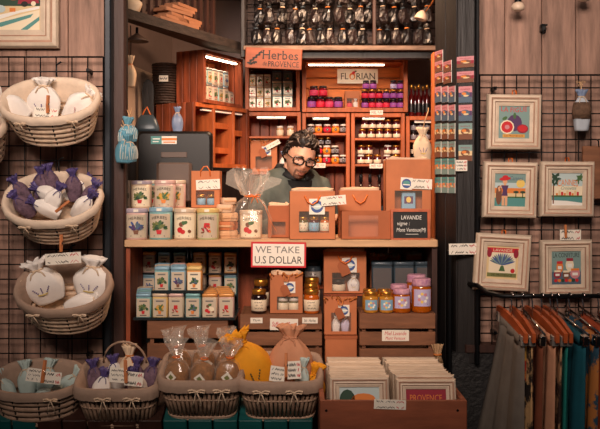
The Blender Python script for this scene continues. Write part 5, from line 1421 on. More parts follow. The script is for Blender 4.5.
# two kraft bags right of it
Ybx = -.06
m = Model(); W2 = sl(32, Ybx); H2 = sz(336, Ybx) - ZS
m.add('carton', MB().bevbox(-W2 / 2, W2 / 2, 0, .12, 0, H2 - .004, .003, 'kraft')); m.add('lid', MB().bevbox(-W2 / 2 - .002, W2 / 2 + .002, -.002, .122, H2 - .012, H2 - .0005, .002, 'kraft_dark'))
place(m, 'kraft_box', 'low kraft box under the front raffia bag between the crates', 'box', (sx(341, Ybx), Ybx, ZS + .0003))
W2, H2 = sl(33, -.03), sl(36, -.03)
place(kraft_bag(round(W2, 4), round(H2, 4), .075, (-.28, .32, .10, .62), 'raffia', 'kraft', True, False, True), 'kraft_bag', 'kraft bag with raffia knots on the low kraft box', 'bag', (sx(340, -.005), -.005, sz(336, Ybx) + .0006), group='kraft paper gift bags')
for k in range(2): place(sachet_model(.034, .075, .03, ('cotton', 'lilac')[k], 'cotton', 'ribbon', None, 30 + k), 'sachet', '%s small sachet inside the kraft bag on the low box' % ('left', 'right')[k], 'sachet', (sx(336 + 9 * k, -.005), -.005, sz(336, Ybx) + .003))
m = Model(); Yo = .16
m.add('block', MB().bevbox(sx(324, Yo), sx(366, Yo), .10, .26, ZS + .0004, sz(294, Yo), .003, 'dark_wood')); m.add('top', MB().bevbox(sx(323, Yo), sx(367, Yo), .095, .265, sz(294, Yo), sz(292.5, Yo), .002, 'crate_redwood'))
place(m, 'wooden_block', 'dark wooden block carrying the large kraft bag under the counter', 'block')
W2, H2 = sl(43, Yo - .04), sl(42, Yo - .04)
place(kraft_bag(round(W2, 4), round(H2, 4), .085, (-.30, .34, .06, .50), 'raffia' if False else 'loop', 'kraft', True, True, True), 'kraft_bag', 'large kraft bag with window high under the counter', 'bag', (sx(344.5, Yo), Yo, sz(292.5, Yo) + .0006), group='kraft paper gift bags')
place(jar_model(.058, .05, 'jam_dark', 'lid_black', 'lab_cream', (.15, .65), .25, 16), 'spread_jar', 'squat dark jar in the window of the large kraft bag', 'jar', (sx(338, Yo), Yo - .005, sz(292.5, Yo) + .003))
place(sachet_model(.05, .075, .035, 'cotton', 'cotton', 'ribbon', 'felt_purple', 33), 'sachet', 'white sachet in the window of the large kraft bag', 'sachet', (sx(353.5, Yo), Yo - .005, sz(292.5, Yo) + .003))

# ================================================================== UNDER THE COUNTER: HONEY
Yh = -.085
zh = slat_crate(359.5, 435.5, 313.5, Yh, .20, 3, 'slatted wooden crate carrying the honey jars', 'crate_brown', gap=.2)
price_tag(395.5, 335.5, Yh - .002, sl(27, Yh), sl(11, Yh), 'cream card with red writing on the honey crate', 0, 1, 1, words=(('Miel Lavande', 'ink_red', 0, .2, .8, .34), ('Mont Ventoux', 'ink_red', 0, -.24, .74, .28)))
g = 'honey jars on the crate'
for k, (px, Y, wp, hp, c, lid, lab, cl, d) in enumerate((
        (371, -.055, 14.5, 21, 'honey_pale', 'lid_gold', 'lab_blue', False, 'small gold lidded honey jar, front left'),
        (386.3, -.055, 14.5, 21, 'honey_pale', 'lid_gold', 'lab_blue', False, 'small gold lidded honey jar, second in front'),
        (369.5, .012, 14.5, 21, 'honey_pale', 'lid_gold', 'lab_blue', False, 'small gold lidded honey jar, rear left'),
        (384, .012, 14.5, 21, 'honey_pale', 'lid_gold', 'lab_blue', False, 'small gold lidded honey jar, second in the rear'),
        (401.6, -.05, 18, 23.5, 'honey', 'lid_gingham', 'lab_lilac', True, 'medium honey jar with pink cloth lid, front'),
        (399, .03, 18, 25, 'honey', 'lid_gingham', 'lab_lilac', True, 'medium honey jar with pink cloth lid, behind'),
        (421.5, -.045, 20, 33.5, 'honey', 'lid_gingham', 'lab_lilac', True, 'tall honey jar with pink cloth lid, front right'),
        (416.5, .035, 20, 34.5, 'honey', 'lid_gingham', 'lab_lilac', True, 'tall honey jar with pink cloth lid, rear right'))):
    bigjar(px, Y, zh, wp, hp, c, lid, lab, d + ' on the honey crate', 'flower', cl, g, (.14, .62) if wp < 15 else (.2, .7), .2 if wp < 15 else .15)
m = Model(); Yv = .16
m.add('block', MB().bevbox(sx(368, Yv), sx(434, Yv), .125, .245, ZS + .0004, sz(293, Yv), .003, 'dark_wood')); m.add('top', MB().bevbox(sx(367.5, Yv), sx(434.5, Yv), .122, .250, sz(293, Yv), sz(291.5, Yv), .002, 'crate_redwood'))
place(m, 'wooden_block', 'dark wooden block behind the honey jars', 'block')
for k, (px, Y) in enumerate(((382, .16), (403, .17), (423.5, .185))):
    place(tin_model('square', .086, .122, 'tin_slate', 'tin_slate', 'sage', False), 'dark_tin', '%s of three dark slate tins behind the honey jars' % ('left', 'middle', 'right')[k], 'tin', (sx(px, Y), Y, sz(291.5, Yv) + .0004), (0, 0, R(-4 + 4 * k)), group='dark slate tins behind the honey')
Yr = .32
for k, (px, w_, h_, d) in enumerate(((379, 20, 45, 'kraft bag with ribbon, left at the back above dark tins'), (392, 16, 44, 'kraft bag with ribbon, middle at the back above dark tins'), (418, 26, 46, 'plain kraft bag, right at the back above dark tins'))):
    place(kraft_bag(round(sl(w_, Yr), 4), round(sl(h_, Yr), 4), .06, (0, 0, .3, .3), 'raffia' if k < 2 else 'none', 'kraft', False, True, k == 1), 'kraft_bag', d, 'bag', (sx(px, Yr), Yr, sz(301, Yr) + .0004), group='kraft paper gift bags')
solo(MB().bevbox(sx(366, Yr), sx(434, Yr), .265, .375, ZS + .0004, sz(301, Yr), .003, 'dark_wood'), 'wooden_block', 'dark plinth under the kraft bags at the back right', 'block')
# bundle of dried straw at the end of the honey crate
m = Model(); sb_ = MB(); rnd = random.Random(2)
for k in range(26):
    a = rnd.uniform(0, 6.28); r_ = rnd.uniform(.1, 1)
    sb_.tube([(.022 * r_ * math.cos(a), .02 * r_ * math.sin(a), 0), (.010 * r_ * math.cos(a), .009 * r_ * math.sin(a), .036), (.024 * r_ * math.cos(a + .3), .02 * r_ * math.sin(a + .3), .075)], .002, 'straw', 4)
m.add('stalks', sb_); m.add('tie', MB().tube([(.013 * math.cos(a), .013 * math.sin(a), .036) for a in [2 * PI * k / 10 for k in range(10)]], .004, 'raffia', 5, closed=True))
place(m, 'straw_bundle', 'small tied straw bundle at the right end of the honey crate', 'straw', at(437.5, 364, -.09) + Vector((0, 0, 0)))
# ================================================================== WICKER BASKETS
def put_in(M4, model, name, label, cat, loc, rot=(0, 0, 0), scale=1.0, group=None):
    o = place(model, name, label, cat, (0, 0, 0), (0, 0, 0), scale, group)
    W = M4 @ Matrix.Translation(loc) @ Euler([R(v) for v in rot]).to_matrix().to_4x4()
    o.location = W.to_translation(); o.rotation_euler = W.to_euler()
    return o
def hang_basket(px, py, Y, model, h, theta, label, name='wicker_basket', group='wicker baskets', rz=0, a=None):
    c = at(px, py, Y); ax = Vector((0, -math.sin(R(theta)), math.cos(R(theta))))
    base = c - ax * h
    M4 = Matrix.Translation(base) @ Matrix.Rotation(R(rz), 4, 'Y') @ Matrix.Rotation(R(theta), 4, 'X')
    o = place(model, name, label, 'basket', base, M4.to_euler(), 1, group)
    return M4
def with_hook(m, a, b, h):
    m.add('hook', MB().tube([(0, b * .9, h * .6), (0, b + .012, h + .02), (.0, b + .035, h + .045), (.02, b + .03, h + .06)], .0032, 'black_metal', 6))
    return m
sw = lambda s, emb=None: sachet_model(.118, .155, .075, 'cotton', 'cotton', 'ribbon', emb, s, .84)
HB = .142
bk = [with_hook(basket_model(.170, .122, HB, .74, 2.2, 'rows', 'wicker', 'liner', 6, bows=(-.45, .62), band=.12, bow_s=.020), .170, .122, HB)]
MT = hang_basket(49.5, 99.5, -.195, bk[0], HB, 42, 'pale wicker basket with white sachets, highest on the left grid')
put_in(MT, sw(1, 'felt_purple'), 'sachet', 'upright white sachet with purple sprig in the highest basket', 'sachet', (-.045, .02, .03), (-26, 4, 0), 1.02, 'white sachets in the highest basket')
put_in(MT, sw(2), 'sachet', 'plain white sachet lying left in the highest basket', 'sachet', (-.105, .0, .05), (-20, -46, 10), .9, 'white sachets in the highest basket')
put_in(MT, sw(3, 'ink_pink'), 'sachet', 'white sachet with pink dots lying right in the highest basket', 'sachet', (.055, .0, .045), (-20, 44, 0), .96, 'white sachets in the highest basket')
price_tag(46, 113, -.275, .085, .036, 'white card with pink dots clipped on the highest basket', 6, 12, 2, True, rx=-8)
peg(47.5, 113, -.285, 'orange clothespin on the highest basket', 2)
place(basket_model(.150, .115, HB, .74, 2.2, 'rows', 'wicker', 'liner', 6, band=.12), 'wicker_basket', 'pale wicker basket cut off by the left photo edge', 'basket', at(-30, 160, -.12), (R(36), 0, 0), 1, 'wicker baskets')
MM = hang_basket(52.5, 198, -.195, with_hook(basket_model(.170, .124, HB, .74, 2.2, 'rows', 'wicker', 'liner', 6, bows=(-.42, .55), band=.12, bow_s=.022), .166, .12, HB), HB, 45, 'wicker basket of purple lavender sachets, middle of the left grid')
lav = lambda s: sachet_model(.062, .125, .05, 'cotton', 'organza_purple', 'organza_purple', None, s, .80)
lav2 = lambda s: sachet_model(.062, .12, .05, 'lavender_grain', 'organza_purple', 'organza_purple', None, s, .80)
ZUP = .028
spots = [(-.105, .030, .05, -30, -20, 20, 1), (-.062, .052, .055, -35, -8, -10, 1), (-.02, .065, .06, -40, 12, 30, 1), (.025, .06, .05, -30, 60, 0, 0), (.062, .045, .055, -25, 14, 30, 1), (.105, .018, .05, -22, 22, -20, 1), (-.085, -.02, .045, -20, -18, 40, 1), (-.03, -.02, .06, -25, 35, 0, 0), (.02, -.03, .055, -10, -60, 0, 0), (.075, -.03, .05, -15, 40, 0, 0), (.02, .02, .075, -30, -70, 10, 0)]
for k, (x, y, z, rx, ry, rz, kd) in enumerate(spots):
    put_in(MM, (lav2 if kd else lav)(40 + k), 'lavender_sachet', 'purple topped lavender sachet in the middle basket, %s counted around the pile' % ORD[k], 'sachet', (x, y, z + ZUP), (rx, ry, rz), 1.0, 'lavender sachets in the middle basket')
peg(55.5, 212, -.28, 'orange clothespin lying on the purple sachets', 52)
peg(61, 252, -.235, 'clothespin holding the card above the lower basket', 1)
price_tag(63, 258.5, -.225, .128, .040, 'long white price card above the lower wall basket', -4, 14, 2, True)
ML = hang_basket(63.5, 286, -.195, with_hook(basket_model(.166, .124, .15, .74, 2.2, 'rows', 'wicker', 'liner_brown', 6, bows=(-.48, .50), band=.14, bow_s=.024), .166, .124, .15), .15, 39, 'wicker basket with two big white sachets, lowest on the left grid')
big = lambda s: sachet_model(.145, .165, .08, 'cotton', 'cotton', 'ribbon', 'felt_purple', s, .80)
put_in(ML, big(51), 'sachet', 'big white sachet leaning left in the lower wall basket', 'sachet', (-.068, .025, .05), (-20, -16, 8), 1.0, 'big white sachets')
put_in(ML, big(52), 'sachet', 'big white sachet upright right in the lower wall basket', 'sachet', (.080, .03, .05), (-24, 4, -6), 1.0, 'big white sachets')
put_in(ML, sw(53), 'sachet', 'plain white sachet lying between the two big ones', 'sachet', (.0, -.01, .03), (-5, 70, 0), .85, 'big white sachets')

HR = .15
rect = lambda **k: basket_model(.136, .098, HR, .80, 5, 'sticks', 'wicker_brown', 'liner_brown', 52, band=.20, bow_s=.028, **k)
M1 = hang_basket(120, 376, -.36, rect(bows=(-.25, .45), handle=True), HR, 19, 'lined stick basket of purple sachets, left of the three')
M2 = hang_basket(202.5, 368, -.36, rect(bows=(-.05, .55)), HR, 19, 'lined stick basket of cellophane herb bags in the middle')
M3 = hang_basket(280.5, 369, -.36, rect(bows=(-.45, .35)), HR, 19, 'lined stick basket with yellow cloth bag, right of the three')
MO = hang_basket(38, 378, -.34, basket_model(.152, .112, .135, .80, 2.3, 'rows', 'wicker_brown', 'liner_brown', 6, bows=(.5,), band=.12, bow_s=.024), .135, 19, 'dark oval wicker basket with pale aqua bags, bottom left')
# left rectangular basket
for k, (x, y, z, rx, ry, rz, mo) in enumerate(((-.09, .02, .06, -20, -8, 0, 1), (.085, .03, .06, -18, 10, 0, 1), (-.075, -.045, .06, -20, 14, 0, 0), (.075, -.04, .065, -15, -12, 0, 0), (-.02, .04, .06, -20, -10, 0, 0), (.03, .045, .055, -15, 8, 0, 1))):
    put_in(M1, (lav2 if mo else lav)(60 + k), 'lavender_sachet', 'purple topped sachet in the left stick basket, %s' % ('rear left', 'rear right', 'front left', 'front right', 'rear centre left', 'rear centre right')[k], 'sachet', (x, y, z), (rx, ry, rz), 1.05, 'lavender sachets in the left stick basket')
price_tag(118, 375, -.43, .058, .048, 'white price card left of the peg in the purple sachet basket', 4, 21, 3, False, rx=-12)
price_tag(134, 379, -.432, .060, .046, 'white card with red marks in the purple sachet basket', 6, 22, 2, True, rx=-12)
peg(126, 383, -.445, 'clothespin standing in the purple sachet basket', -4, .075, rx=-10)
put_in(M1, sachet_model(.075, .14, .06, 'linen', 'linen', 'raffia', None, 66), 'sachet', 'brown linen pouch at the rear of the purple sachet basket', 'sachet', (.015, .065, .075), (-19, 0, 0))
# middle rectangular basket: herb bags in film
def herb_bag(seed):
    rnd = random.Random(seed); m = Model(); sg = 18
    def fr(rx, ry, z, c): return [(sup(rx, ry, 2.6, k, sg)[0] * (1 + c * rnd.uniform(-1, 1)), sup(rx, ry, 2.6, k, sg)[1] * (1 + c * rnd.uniform(-1, 1)), z) for k in range(sg)]
    m.add('herb_filling', MB().loft([fr(.030, .022, 0, 0), fr(.040, .030, .02, .04), fr(.040, .030, .055, .04), fr(.030, .022, .078, .06), fr(.006, .005, .09, .05)], 'brown_herb'))
    f = m.add('film', MB().loft([fr(.034, .026, 0.0, 0), fr(.045, .034, .02, .05), fr(.045, .034, .06, .05), fr(.030, .022, .086, .1), fr(.010, .010, .102, .1)], 'clear_film', True, False, False))
    m.add('gathered_top', MB().loft([fr(.010, .010, .102, .1), fr(.022, .018, .125, .3), fr(.032, .022, .150, .4), fr(.036, .02, .168, .45)], 'film_knot', False, False, False), f)
    m.add('tie', MB().tube([(.012 * math.cos(a), .012 * math.sin(a), .102) for a in [2 * PI * k / 8 for k in range(8)]], .0028, 'ribbon_orange', 5, closed=True))
    m.add('diamond_label', MB().prism([(0, .022), (.020, .042), (0, .062), (-.020, .042)], -.0365, -.0345, 'card_white').prism([(0, .032), (.010, .042), (0, .052), (-.010, .042)], -.0370, -.0364, 'ink_olive'))
    return m
HBG = [herb_bag(k) for k in range(3)]
for k, (x, y, z, rx, ry) in enumerate(((-.082, -.045, .105, -14, -8), (.0, -.05, .105, -12, 4), (.082, -.045, .105, -14, 8), (-.078, .035, .100, -18, -6), (.005, .04, .100, -18, 0), (.082, .035, .100, -16, 10))):
    put_in(M2, HBG[k % 3], 'herb_bag', 'cellophane bag of brown herbs with diamond label, %s of the middle basket' % ('front left', 'front centre', 'front right', 'rear left', 'rear centre', 'rear right')[k], 'bag', (x, y, z), (rx, ry, 12 * (k - 2)), 1.0, 'cellophane herb bags')
# right rectangular basket
put_in(M3, sachet_model(.165, .25, .11, 'yellow_cloth', 'yellow_cloth', 'yellow_cloth', 'ink_dkgreen', 71, .84), 'cloth_bag', 'large mustard yellow cloth bag with green sprigs', 'bag', (-.062, .0, .045), (-14, -22, 10), .96)
put_in(M3, sachet_model(.135, .20, .09, 'rose_cloth', 'rose_cloth', 'rose_cloth', None, 72, .82), 'cloth_bag', 'dusty pink cloth bag beside the yellow one', 'bag', (.034, .0, .07), (-18, -6, -20), 1.1)
put_in(M3, sachet_model(.10, .14, .06, 'yellow_cloth', 'yellow_cloth', 'yellow_cloth', None, 73), 'cloth_bag', 'small yellow cloth bag at the right basket edge', 'bag', (.095, -.02, .04), (-10, 14, 0), .95)
put_in(M3, sachet_model(.09, .15, .06, 'rose_cloth', 'rose_cloth', 'rose_cloth', None, 74), 'cloth_bag', 'small pink cloth bag at the left rear basket edge', 'bag', (-.105, .05, .07), (-18, -26, 0), .95)
put_in(M3, sachet_model(.05, .12, .04, 'aqua_bag', 'aqua_bag', 'ribbon', None, 75), 'sachet', 'pale aqua sachet between pink and yellow bags', 'sachet', (.07, -.045, .085), (-16, 6, 0), 1.0)
price_tag(277.5, 374, -.44, .050, .050, 'white card left of the peg in the yellow bag basket', 8, 31, 3, False, rx=-12)
price_tag(294, 370, -.44, .046, .058, 'white card with red marks in the yellow bag basket', -4, 32, 3, True, rx=-12)
peg(286, 377, -.45, 'clothespin standing in the yellow bag basket', 0, .078, rx=-10)
# oval basket
for k, (x, y, z, rx, ry, mt) in enumerate(((-.10, .0, .04, -20, -30, 0), (-.05, .03, .05, -25, -10, 0), (.06, .02, .05, -20, 40, 0), (.11, .0, .05, -15, 50, 0), (.0, .04, .05, -30, 10, 0), (-.02, -.035, .05, -10, 60, 0))):
    put_in(MO, sachet_model(.07, .125, .05, 'aqua_bag', 'aqua_bag', 'ribbon', None, 80 + k), 'sachet', 'pale aqua sachet in the oval basket, %s' % ('far left', 'left', 'right', 'far right', 'rear centre', 'front centre')[k], 'sachet', (x, y, z), (rx, ry, 0), .95, 'aqua sachets in the oval basket')
price_tag(34, 375, -.42, .050, .044, 'white card left of the peg in the oval basket', 8, 41, 3, False, rx=-12)
price_tag(52, 378, -.42, .060, .040, 'white card with red marks in the oval basket', 6, 42, 2, True, rx=-12)
peg(42, 383, -.43, 'clothespin standing in the oval basket', 6, .075, rx=-8)

# ================================================================== CRATE OF FRAMED PRINTS
m = Model(); fx0, fx1, fy0, fy1, fz0, fz1 = .062, .522, -.60, -.085, .53, .692
m.add('front_board', MB().bevbox(fx0, fx1, fy0, fy0 + .016, fz0, fz1, .003, 'frame_crate')); m.add('back_board', MB().bevbox(fx0, fx1, fy1 - .016, fy1, fz0, fz1, .003, 'frame_crate'))
m.add('side_board', MB().bevbox(fx0, fx0 + .016, fy0 + .016, fy1 - .016, fz0, fz1, .003, 'frame_crate')); m.add('side_board', MB().bevbox(fx1 - .016, fx1, fy0 + .016, fy1 - .016, fz0, fz1, .003, 'frame_crate'))
m.add('floor_board', MB().box(fx0 + .016, fx1 - .016, fy0 + .016, fy1 - .016, fz0, fz0 + .012, 'frame_crate'))
for x in (fx0 + .02, fx1 - .03):
    for z in (fz0 + .04, fz1 - .03): m.add('screw', MB().tube([(x, fy0 - .002, z), (x, fy0 + .004, z)], .004, 'black_metal', 8))
place(m, 'print_crate', 'reddish wooden crate filled with two rows of framed prints', 'crate')
solo(MB().bevbox(fx0 + .02, fx1 - .02, fy0 + .03, fy1 - .03, 0, fz0 - .0004, .004, 'black_wood').box(fx0 + .01, fx1 - .01, fy0 + .02, fy0 + .03, 0, .03, 'black_wood'), 'plinth', 'black plinth under the crate of framed prints', 'plinth')
def art_print(seed):
    def f(a, w, h, y):
        rnd = random.Random(seed); a.rect(-w / 2, w / 2, -h / 2, h / 2, y, ('ink_sky', 'ink_wine')[seed % 2])
        if seed % 2 == 0:
            a.ell(-.3 * w, .2 * h, .2 * w, .25 * h, y - .0002, 'ink_dkgreen'); a.ell(.1 * w, .24 * h, .3 * w, .12 * h, y - .0002, 'ink_orange'); a.rect(-.5 * w, .5 * w, -.5 * h, -.1 * h, y - .0002, 'ink_teal'); a.text('CANNES', .08 * w, .08 * h, .7 * w, .18 * h, y - .0004, 'ink_red')
        else:
            a.rect(-.42 * w, .42 * w, -.4 * h, .2 * h, y - .0002, 'ink_brown'); a.text('PROVENCE', 0, .3 * h, .8 * w, .15 * h, y - .0004, 'ink_orange')
    return f
FA = [frame_model(.196, .206, art_print(k), .016, .17) for k in range(2)]
nF = 12
for col in range(2):
    for k in range(nF):
        t = k / (nF - 1); Y = -.515 + .37 * t
        px = (361.5 if col == 0 else 422.5)
        X = (.192, .404)[col] - (.008 if col == 0 else .0) * 0 + random.uniform(-.004, .004)
        place(FA[col], 'framed_print', 'cream framed print in the crate, %s row, %s' % (('left', 'right')[col], nth(k, nF, 'front')), 'picture', (X, Y, 0.643 - .012 * t + random.uniform(-.002, .002) - (.006 if col and k == 0 else 0)), (R(-12), 0, R(random.uniform(-2, 2))), 1, 'framed prints filed in the crate')
price_tag(390, 404.5, fy0 - .003, .100, .030, 'white price card on the front of the print crate', 2, 51, 2, True)

# ================================================================== LEFT AND RIGHT WALL PRINTS
def wall_print(px0, px1, py0, py1, art, label, tilt=0, Y=-.048, rx=2):
    w_, h_ = sl(px1 - px0, Y), sl(py1 - py0, Y); fm = frame_model(w_, h_, art, border=.215)
    fm.add('hanging_loop', MB().tube([(-.008, .004, h_ / 2 - .004), (-.006, .004, h_ / 2 + .014), (.006, .006, h_ / 2 + .014), (.008, .004, h_ / 2 - .004)], .003, 'ribbon_orange', 5))
    return place(fm, 'framed_print', label, 'picture', at((px0 + px1) / 2, (py0 + py1) / 2, Y), (R(rx), R(tilt), 0), 1, 'framed prints on the walls')
wall_print(487, 541, 94.5, 150, art_fig, 'framed print reading LA FIGUE with cut red figs', .6)
wall_print(483, 537, 162, 218, art_bather, 'framed print of a woman in sun hat on a beach', 1.2)
wall_print(540, 594, 161.5, 217, art_cannes, 'framed print reading CANNES with palm and teal sea', .3)
wall_print(474.5, 530, 234, 291, art_lavender, 'framed print reading LAVANDE with a grey blue bunch', 3.0)
wall_print(540.5, 592, 240, 295.5, art_jam, 'framed print reading LA CONFITURE with jam jars', -1.0)
w_ = sl(86, .01); h_ = sl(84, .01)
place(frame_model(w_, h_, art_harbour, border=.21), 'framed_print', 'large framed print with red boat at the top left wall edge', 'picture', at(15.5, 6, .012), (R(0), 0, 0), 1, 'framed prints on the walls')
price_tag(570.5, 235, -.062, sl(21, -.06), sl(10.5, -.06), 'white card with red writing above the jam jar print', 0, 61, 2, True)
peg(566, 238, -.068, 'clothespin above the jam jar print', -3, .05)
price_tag(463.5, 249, -.056, sl(29, -.05), sl(11, -.05), 'long white price card on the dark door leaf', -1, 62, 2, True)
# organza sachet on the right grid
hm = Model(); hm.p = list(sachet_model(.068, .155, .035, 'organza_pale', 'organza_blue', 'ribbon', None, 91, .84).p)
hm.add('lavender_fill', MB().loft([ring(.034, .0195, 2.6, .045, 14), ring(.036, .0200, 2.6, .08, 14), ring(.030, .0185, 2.6, .108, 14)], 'dried_flower'))
hm.add('cord', MB().tube([(0, 0, .14), (.002, .012, .175), (0, .022, .19)], .003, 'straw', 5))
bow(bb := MB(), (0, .012, .185), .018, 'straw', .8); hm.add('raffia_bow', bb)
place(hm, 'lavender_sachet', 'blue white organza sachet hanging on the right grid', 'sachet', at(581.5, 131, -.045))
m = Model(); m.add('board', MB().bevbox(0, .12, 0, .016, -.20, 0, .003, 'crate_brown')); m.add('hook', MB().tube([(.06, .0, -.005), (.06, .004, .02), (.06, .024, .026)], .003, 'black_metal', 5))
place(m, 'wooden_board', 'plain brown board hanging at the right photo edge', 'board', at(583, 146, -.046))
# lamps over the right wall
def wall_lamp(px, py, label):
    m = Model(); m.add('neck', MB().lathe([(.011, .016), (.013, .022), (.013, .060), (.008, .066)], 14, 'black_metal')); m.add('glass_bowl', MB().lathe([(.012, -.012), (.022, -.008), (.026, .004), (.020, .016), (.012, .022)], 18, 'bulb_glass')); m.add('bracket', MB().tube([(0, 0, .06), (0, .02, .09), (0, .082, .095)], .005, 'black_metal', 6))
    return place(m, 'wall_lamp', label, 'lamp', at(px, py, -.05))
wall_lamp(518, 8, 'small pale glass lamp on the right plank wall near fig print')
wall_lamp(584, -2, 'small lamp cut off at the top right photo edge')
m = Model(); m.add('body', MB().bevbox(-.009, .009, -.012, .02, -.014, .014, .003, 'black_plastic')); m.add('jaw', MB().box(-.013, .013, -.016, -.008, .006, .012, 'black_metal')); m.add('eye', MB().tube([(.006 * math.cos(a), -.014, -.016 + .006 * math.sin(a)) for a in [2 * PI * k / 8 for k in range(8)]], .002, 'black_metal', 5, closed=True))
place(m, 'cable_clip', 'small black clip on the right plank wall', 'clip', at(543, 28, .0195))

# ================================================================== CARDS ON THE DARK DOOR LEAVES
def card_model(w, h, pal):
    m = Model(); c = m.add('card', MB().box(-w / 2, w / 2, 0, .002, -h / 2, h / 2, 'ink_white')); a = MB(); y = -.0006
    sky, mid, low = {'sun': ('ink_pink', 'ink_wine', 'ink_brown'), 'dusk': ('ink_pink', 'ink_purple', 'ink_slate'), 'sea': ('ink_tealpale', 'ink_sand', 'ink_brown'), 'bay': ('ink_teal', 'ink_orange', 'ink_tealpale')}[pal]
    a.rect(-w * .5, w * .5, h * .12, h * .5, y, sky); a.rect(-w * .5, w * .5, -h * .16, h * .12, y, mid); a.rect(-w * .5, w * .5, -h * .5, -h * .16, y, low)
    a.ell(0, h * .0, w * .34, h * .2, y - .0003, low); a.ell(.05 * w, -h * .08, w * .2, h * .06, y - .0005, 'ink_sand'); a.ell(-.1 * w, h * .05, w * .18, h * .09, y - .0004, 'ink_orange'); a.text('PROVENCE', 0, h * .32, w * .7, h * .08, y - .0005, 'ink_wine')
    m.add('picture', a, c); return m
CM = {(k, p): card_model(*((.052, .062) if k == 'p' else (.066, .042)), p) for k in 'pl' for p in ('sun', 'dusk', 'sea', 'bay')}
def on_leaf(o, x, z, model, label):
    M4 = Matrix.Translation(o.location) @ Matrix.Rotation(o.rotation_euler.z, 4, 'Z') @ Matrix.Translation((x, -.0035, z))
    c = place(model, 'postcard', label, 'postcard', M4.to_translation(), M4.to_euler(), 1, 'postcards on the dark door leaves'); return c
yl = .085
for i, (py, kind, pal, n) in enumerate(((56, 'l', 'sun', 1), (66.5, 'l', 'sun', 2), (78, 'l', 'sun', 2), (94.5, 'p', 'dusk', 3), (113, 'p', 'dusk', 3), (131.5, 'p', 'sea', 3), (149.5, 'p', 'sea', 3), (166.5, 'p', 'bay', 3), (185, 'p', 'bay', 3))):
    for k in range(n):
        x = l1 * (.18 + .32 * k) if kind == 'p' else l1 * (.22 + .40 * k)
        Yh_ = LP[1] + (LQ[1] - LP[1]) * x / l1
        on_leaf(lf1, x, sz(py, Yh_), CM[kind, pal], 'postcard on the angled door leaf, %s row from top, %s' % (ORD[i], ('left', 'middle', 'right')[k] if n == 3 else ('left', 'right')[k] if n == 2 else 'single'))
for i, (py, kind, pal) in enumerate(((62, 'l', 'sun'), (77, 'l', 'sun'), (94.5, 'p', 'dusk'), (113, 'p', 'dusk'), (131.5, 'p', 'sea'), (153, 'p', 'sea'))):
    on_leaf(lf2, l2 * .48, sz(py, -.015), CM[kind, pal], 'postcard on the narrow front door leaf, %s from top' % ORD[i])
price_tag(461.5, 165.5, -.026, .044, .042, 'square white price card below the postcards', 0, 71, 3, True)

# ================================================================== CLOTHES RAIL
RY, RZ = -.235, .972
m = Model()
m.add('rail_tube', MB().tube([(.575 + .07, -.026, sz(284, -.03)), (.66, -.10, .995), (.68, -.18, .978), (.72, RY, RZ), (.85, RY, RZ), (1.6, RY, RZ)], .0085, 'black_metal', 10))
m.add('upright', MB().tube([(1.58, RY, RZ), (1.58, RY, .03)], .012, 'black_metal', 10)); m.add('foot', MB().box(1.555, 1.605, RY - .2, RY + .2, 0, .03, 'black_metal'))
place(m, 'clothes_rail', 'black clothes rail curving out from the right wall grid', 'rail')
def hanger_model(wood=True):
    m = Model(); L = .185; mt = 'hanger_wood' if wood else 'chrome'
    b = MB()
    if wood: b.loft([[(x, y, z + zz) for x, z in ((-.006, -.016), (.006, -.016), (.006, .016), (-.006, .016))] for y, zz in ((-L, -.012), (-.06, 0), (.06, .0), (L, -.012))], mt, smooth=False)
    else: b.tube([(0, -L, 0), (0, L, 0)], .004, mt, 8)
    m.add('bar', b)
    m.add('hook', MB().tube([(0, 0, .014), (0, 0, .056), (0, .012, .076), (0, .010, .094), (0, -.004, .099), (0, -.016, .092)], .0026, 'chrome', 6))
    for y in (-L + .035, L - .035):
        q = MB().bevbox(-.011, .011, y - .016, y + .016, -.046, -.012, .003, 'chrome' if not wood else 'tin_metal'); q.tube([(-.013, y, -.028), (.013, y, -.028)], .005, 'chrome', 6)
        m.add('clip', q)
    return m
HW, HM = hanger_model(True), hanger_model(False)
def garment(mt, L0, L1, H, th, flare=0, seed=0, waves=3):
    rnd = random.Random(seed); n = 26; rings_ = []; ph = rnd.uniform(0, 6)
    for j in range(13):
        t = j / 12; L = L0 + (L1 - L0) * t; A = (.003 + .007 * t); th_ = th * (.45 + .5 * min(1, t * 2.2))
        front, back = [], []
        for k in range(n):
            u = k / (n - 1) - .5
            wv = A * math.sin(2 * PI * waves * u + ph + t * .8) + .4 * A * math.sin(2 * PI * (waves * 2 + 1) * u + ph * 2)
            xx = wv + flare * t ** 1.3 * (u + .5); e = th_ * math.sqrt(max(0, 1 - (2 * u) ** 4)) / 2 + .0012
            front.append((xx - e, u * L, -H * t)); back.append((xx + e, u * L, -H * t))
        rings_.append(front + back[::-1])
    m = Model(); m.add('cloth', MB().loft(rings_, mt))
    m.add('waistband', MB().loft([[(x * 1.08, y * 1.005, .012) for x, y, z in rings_[0]], [(x * 1.15, y * 1.005, -.025) for x, y, z in rings_[0]]], mt, smooth=True))
    return m
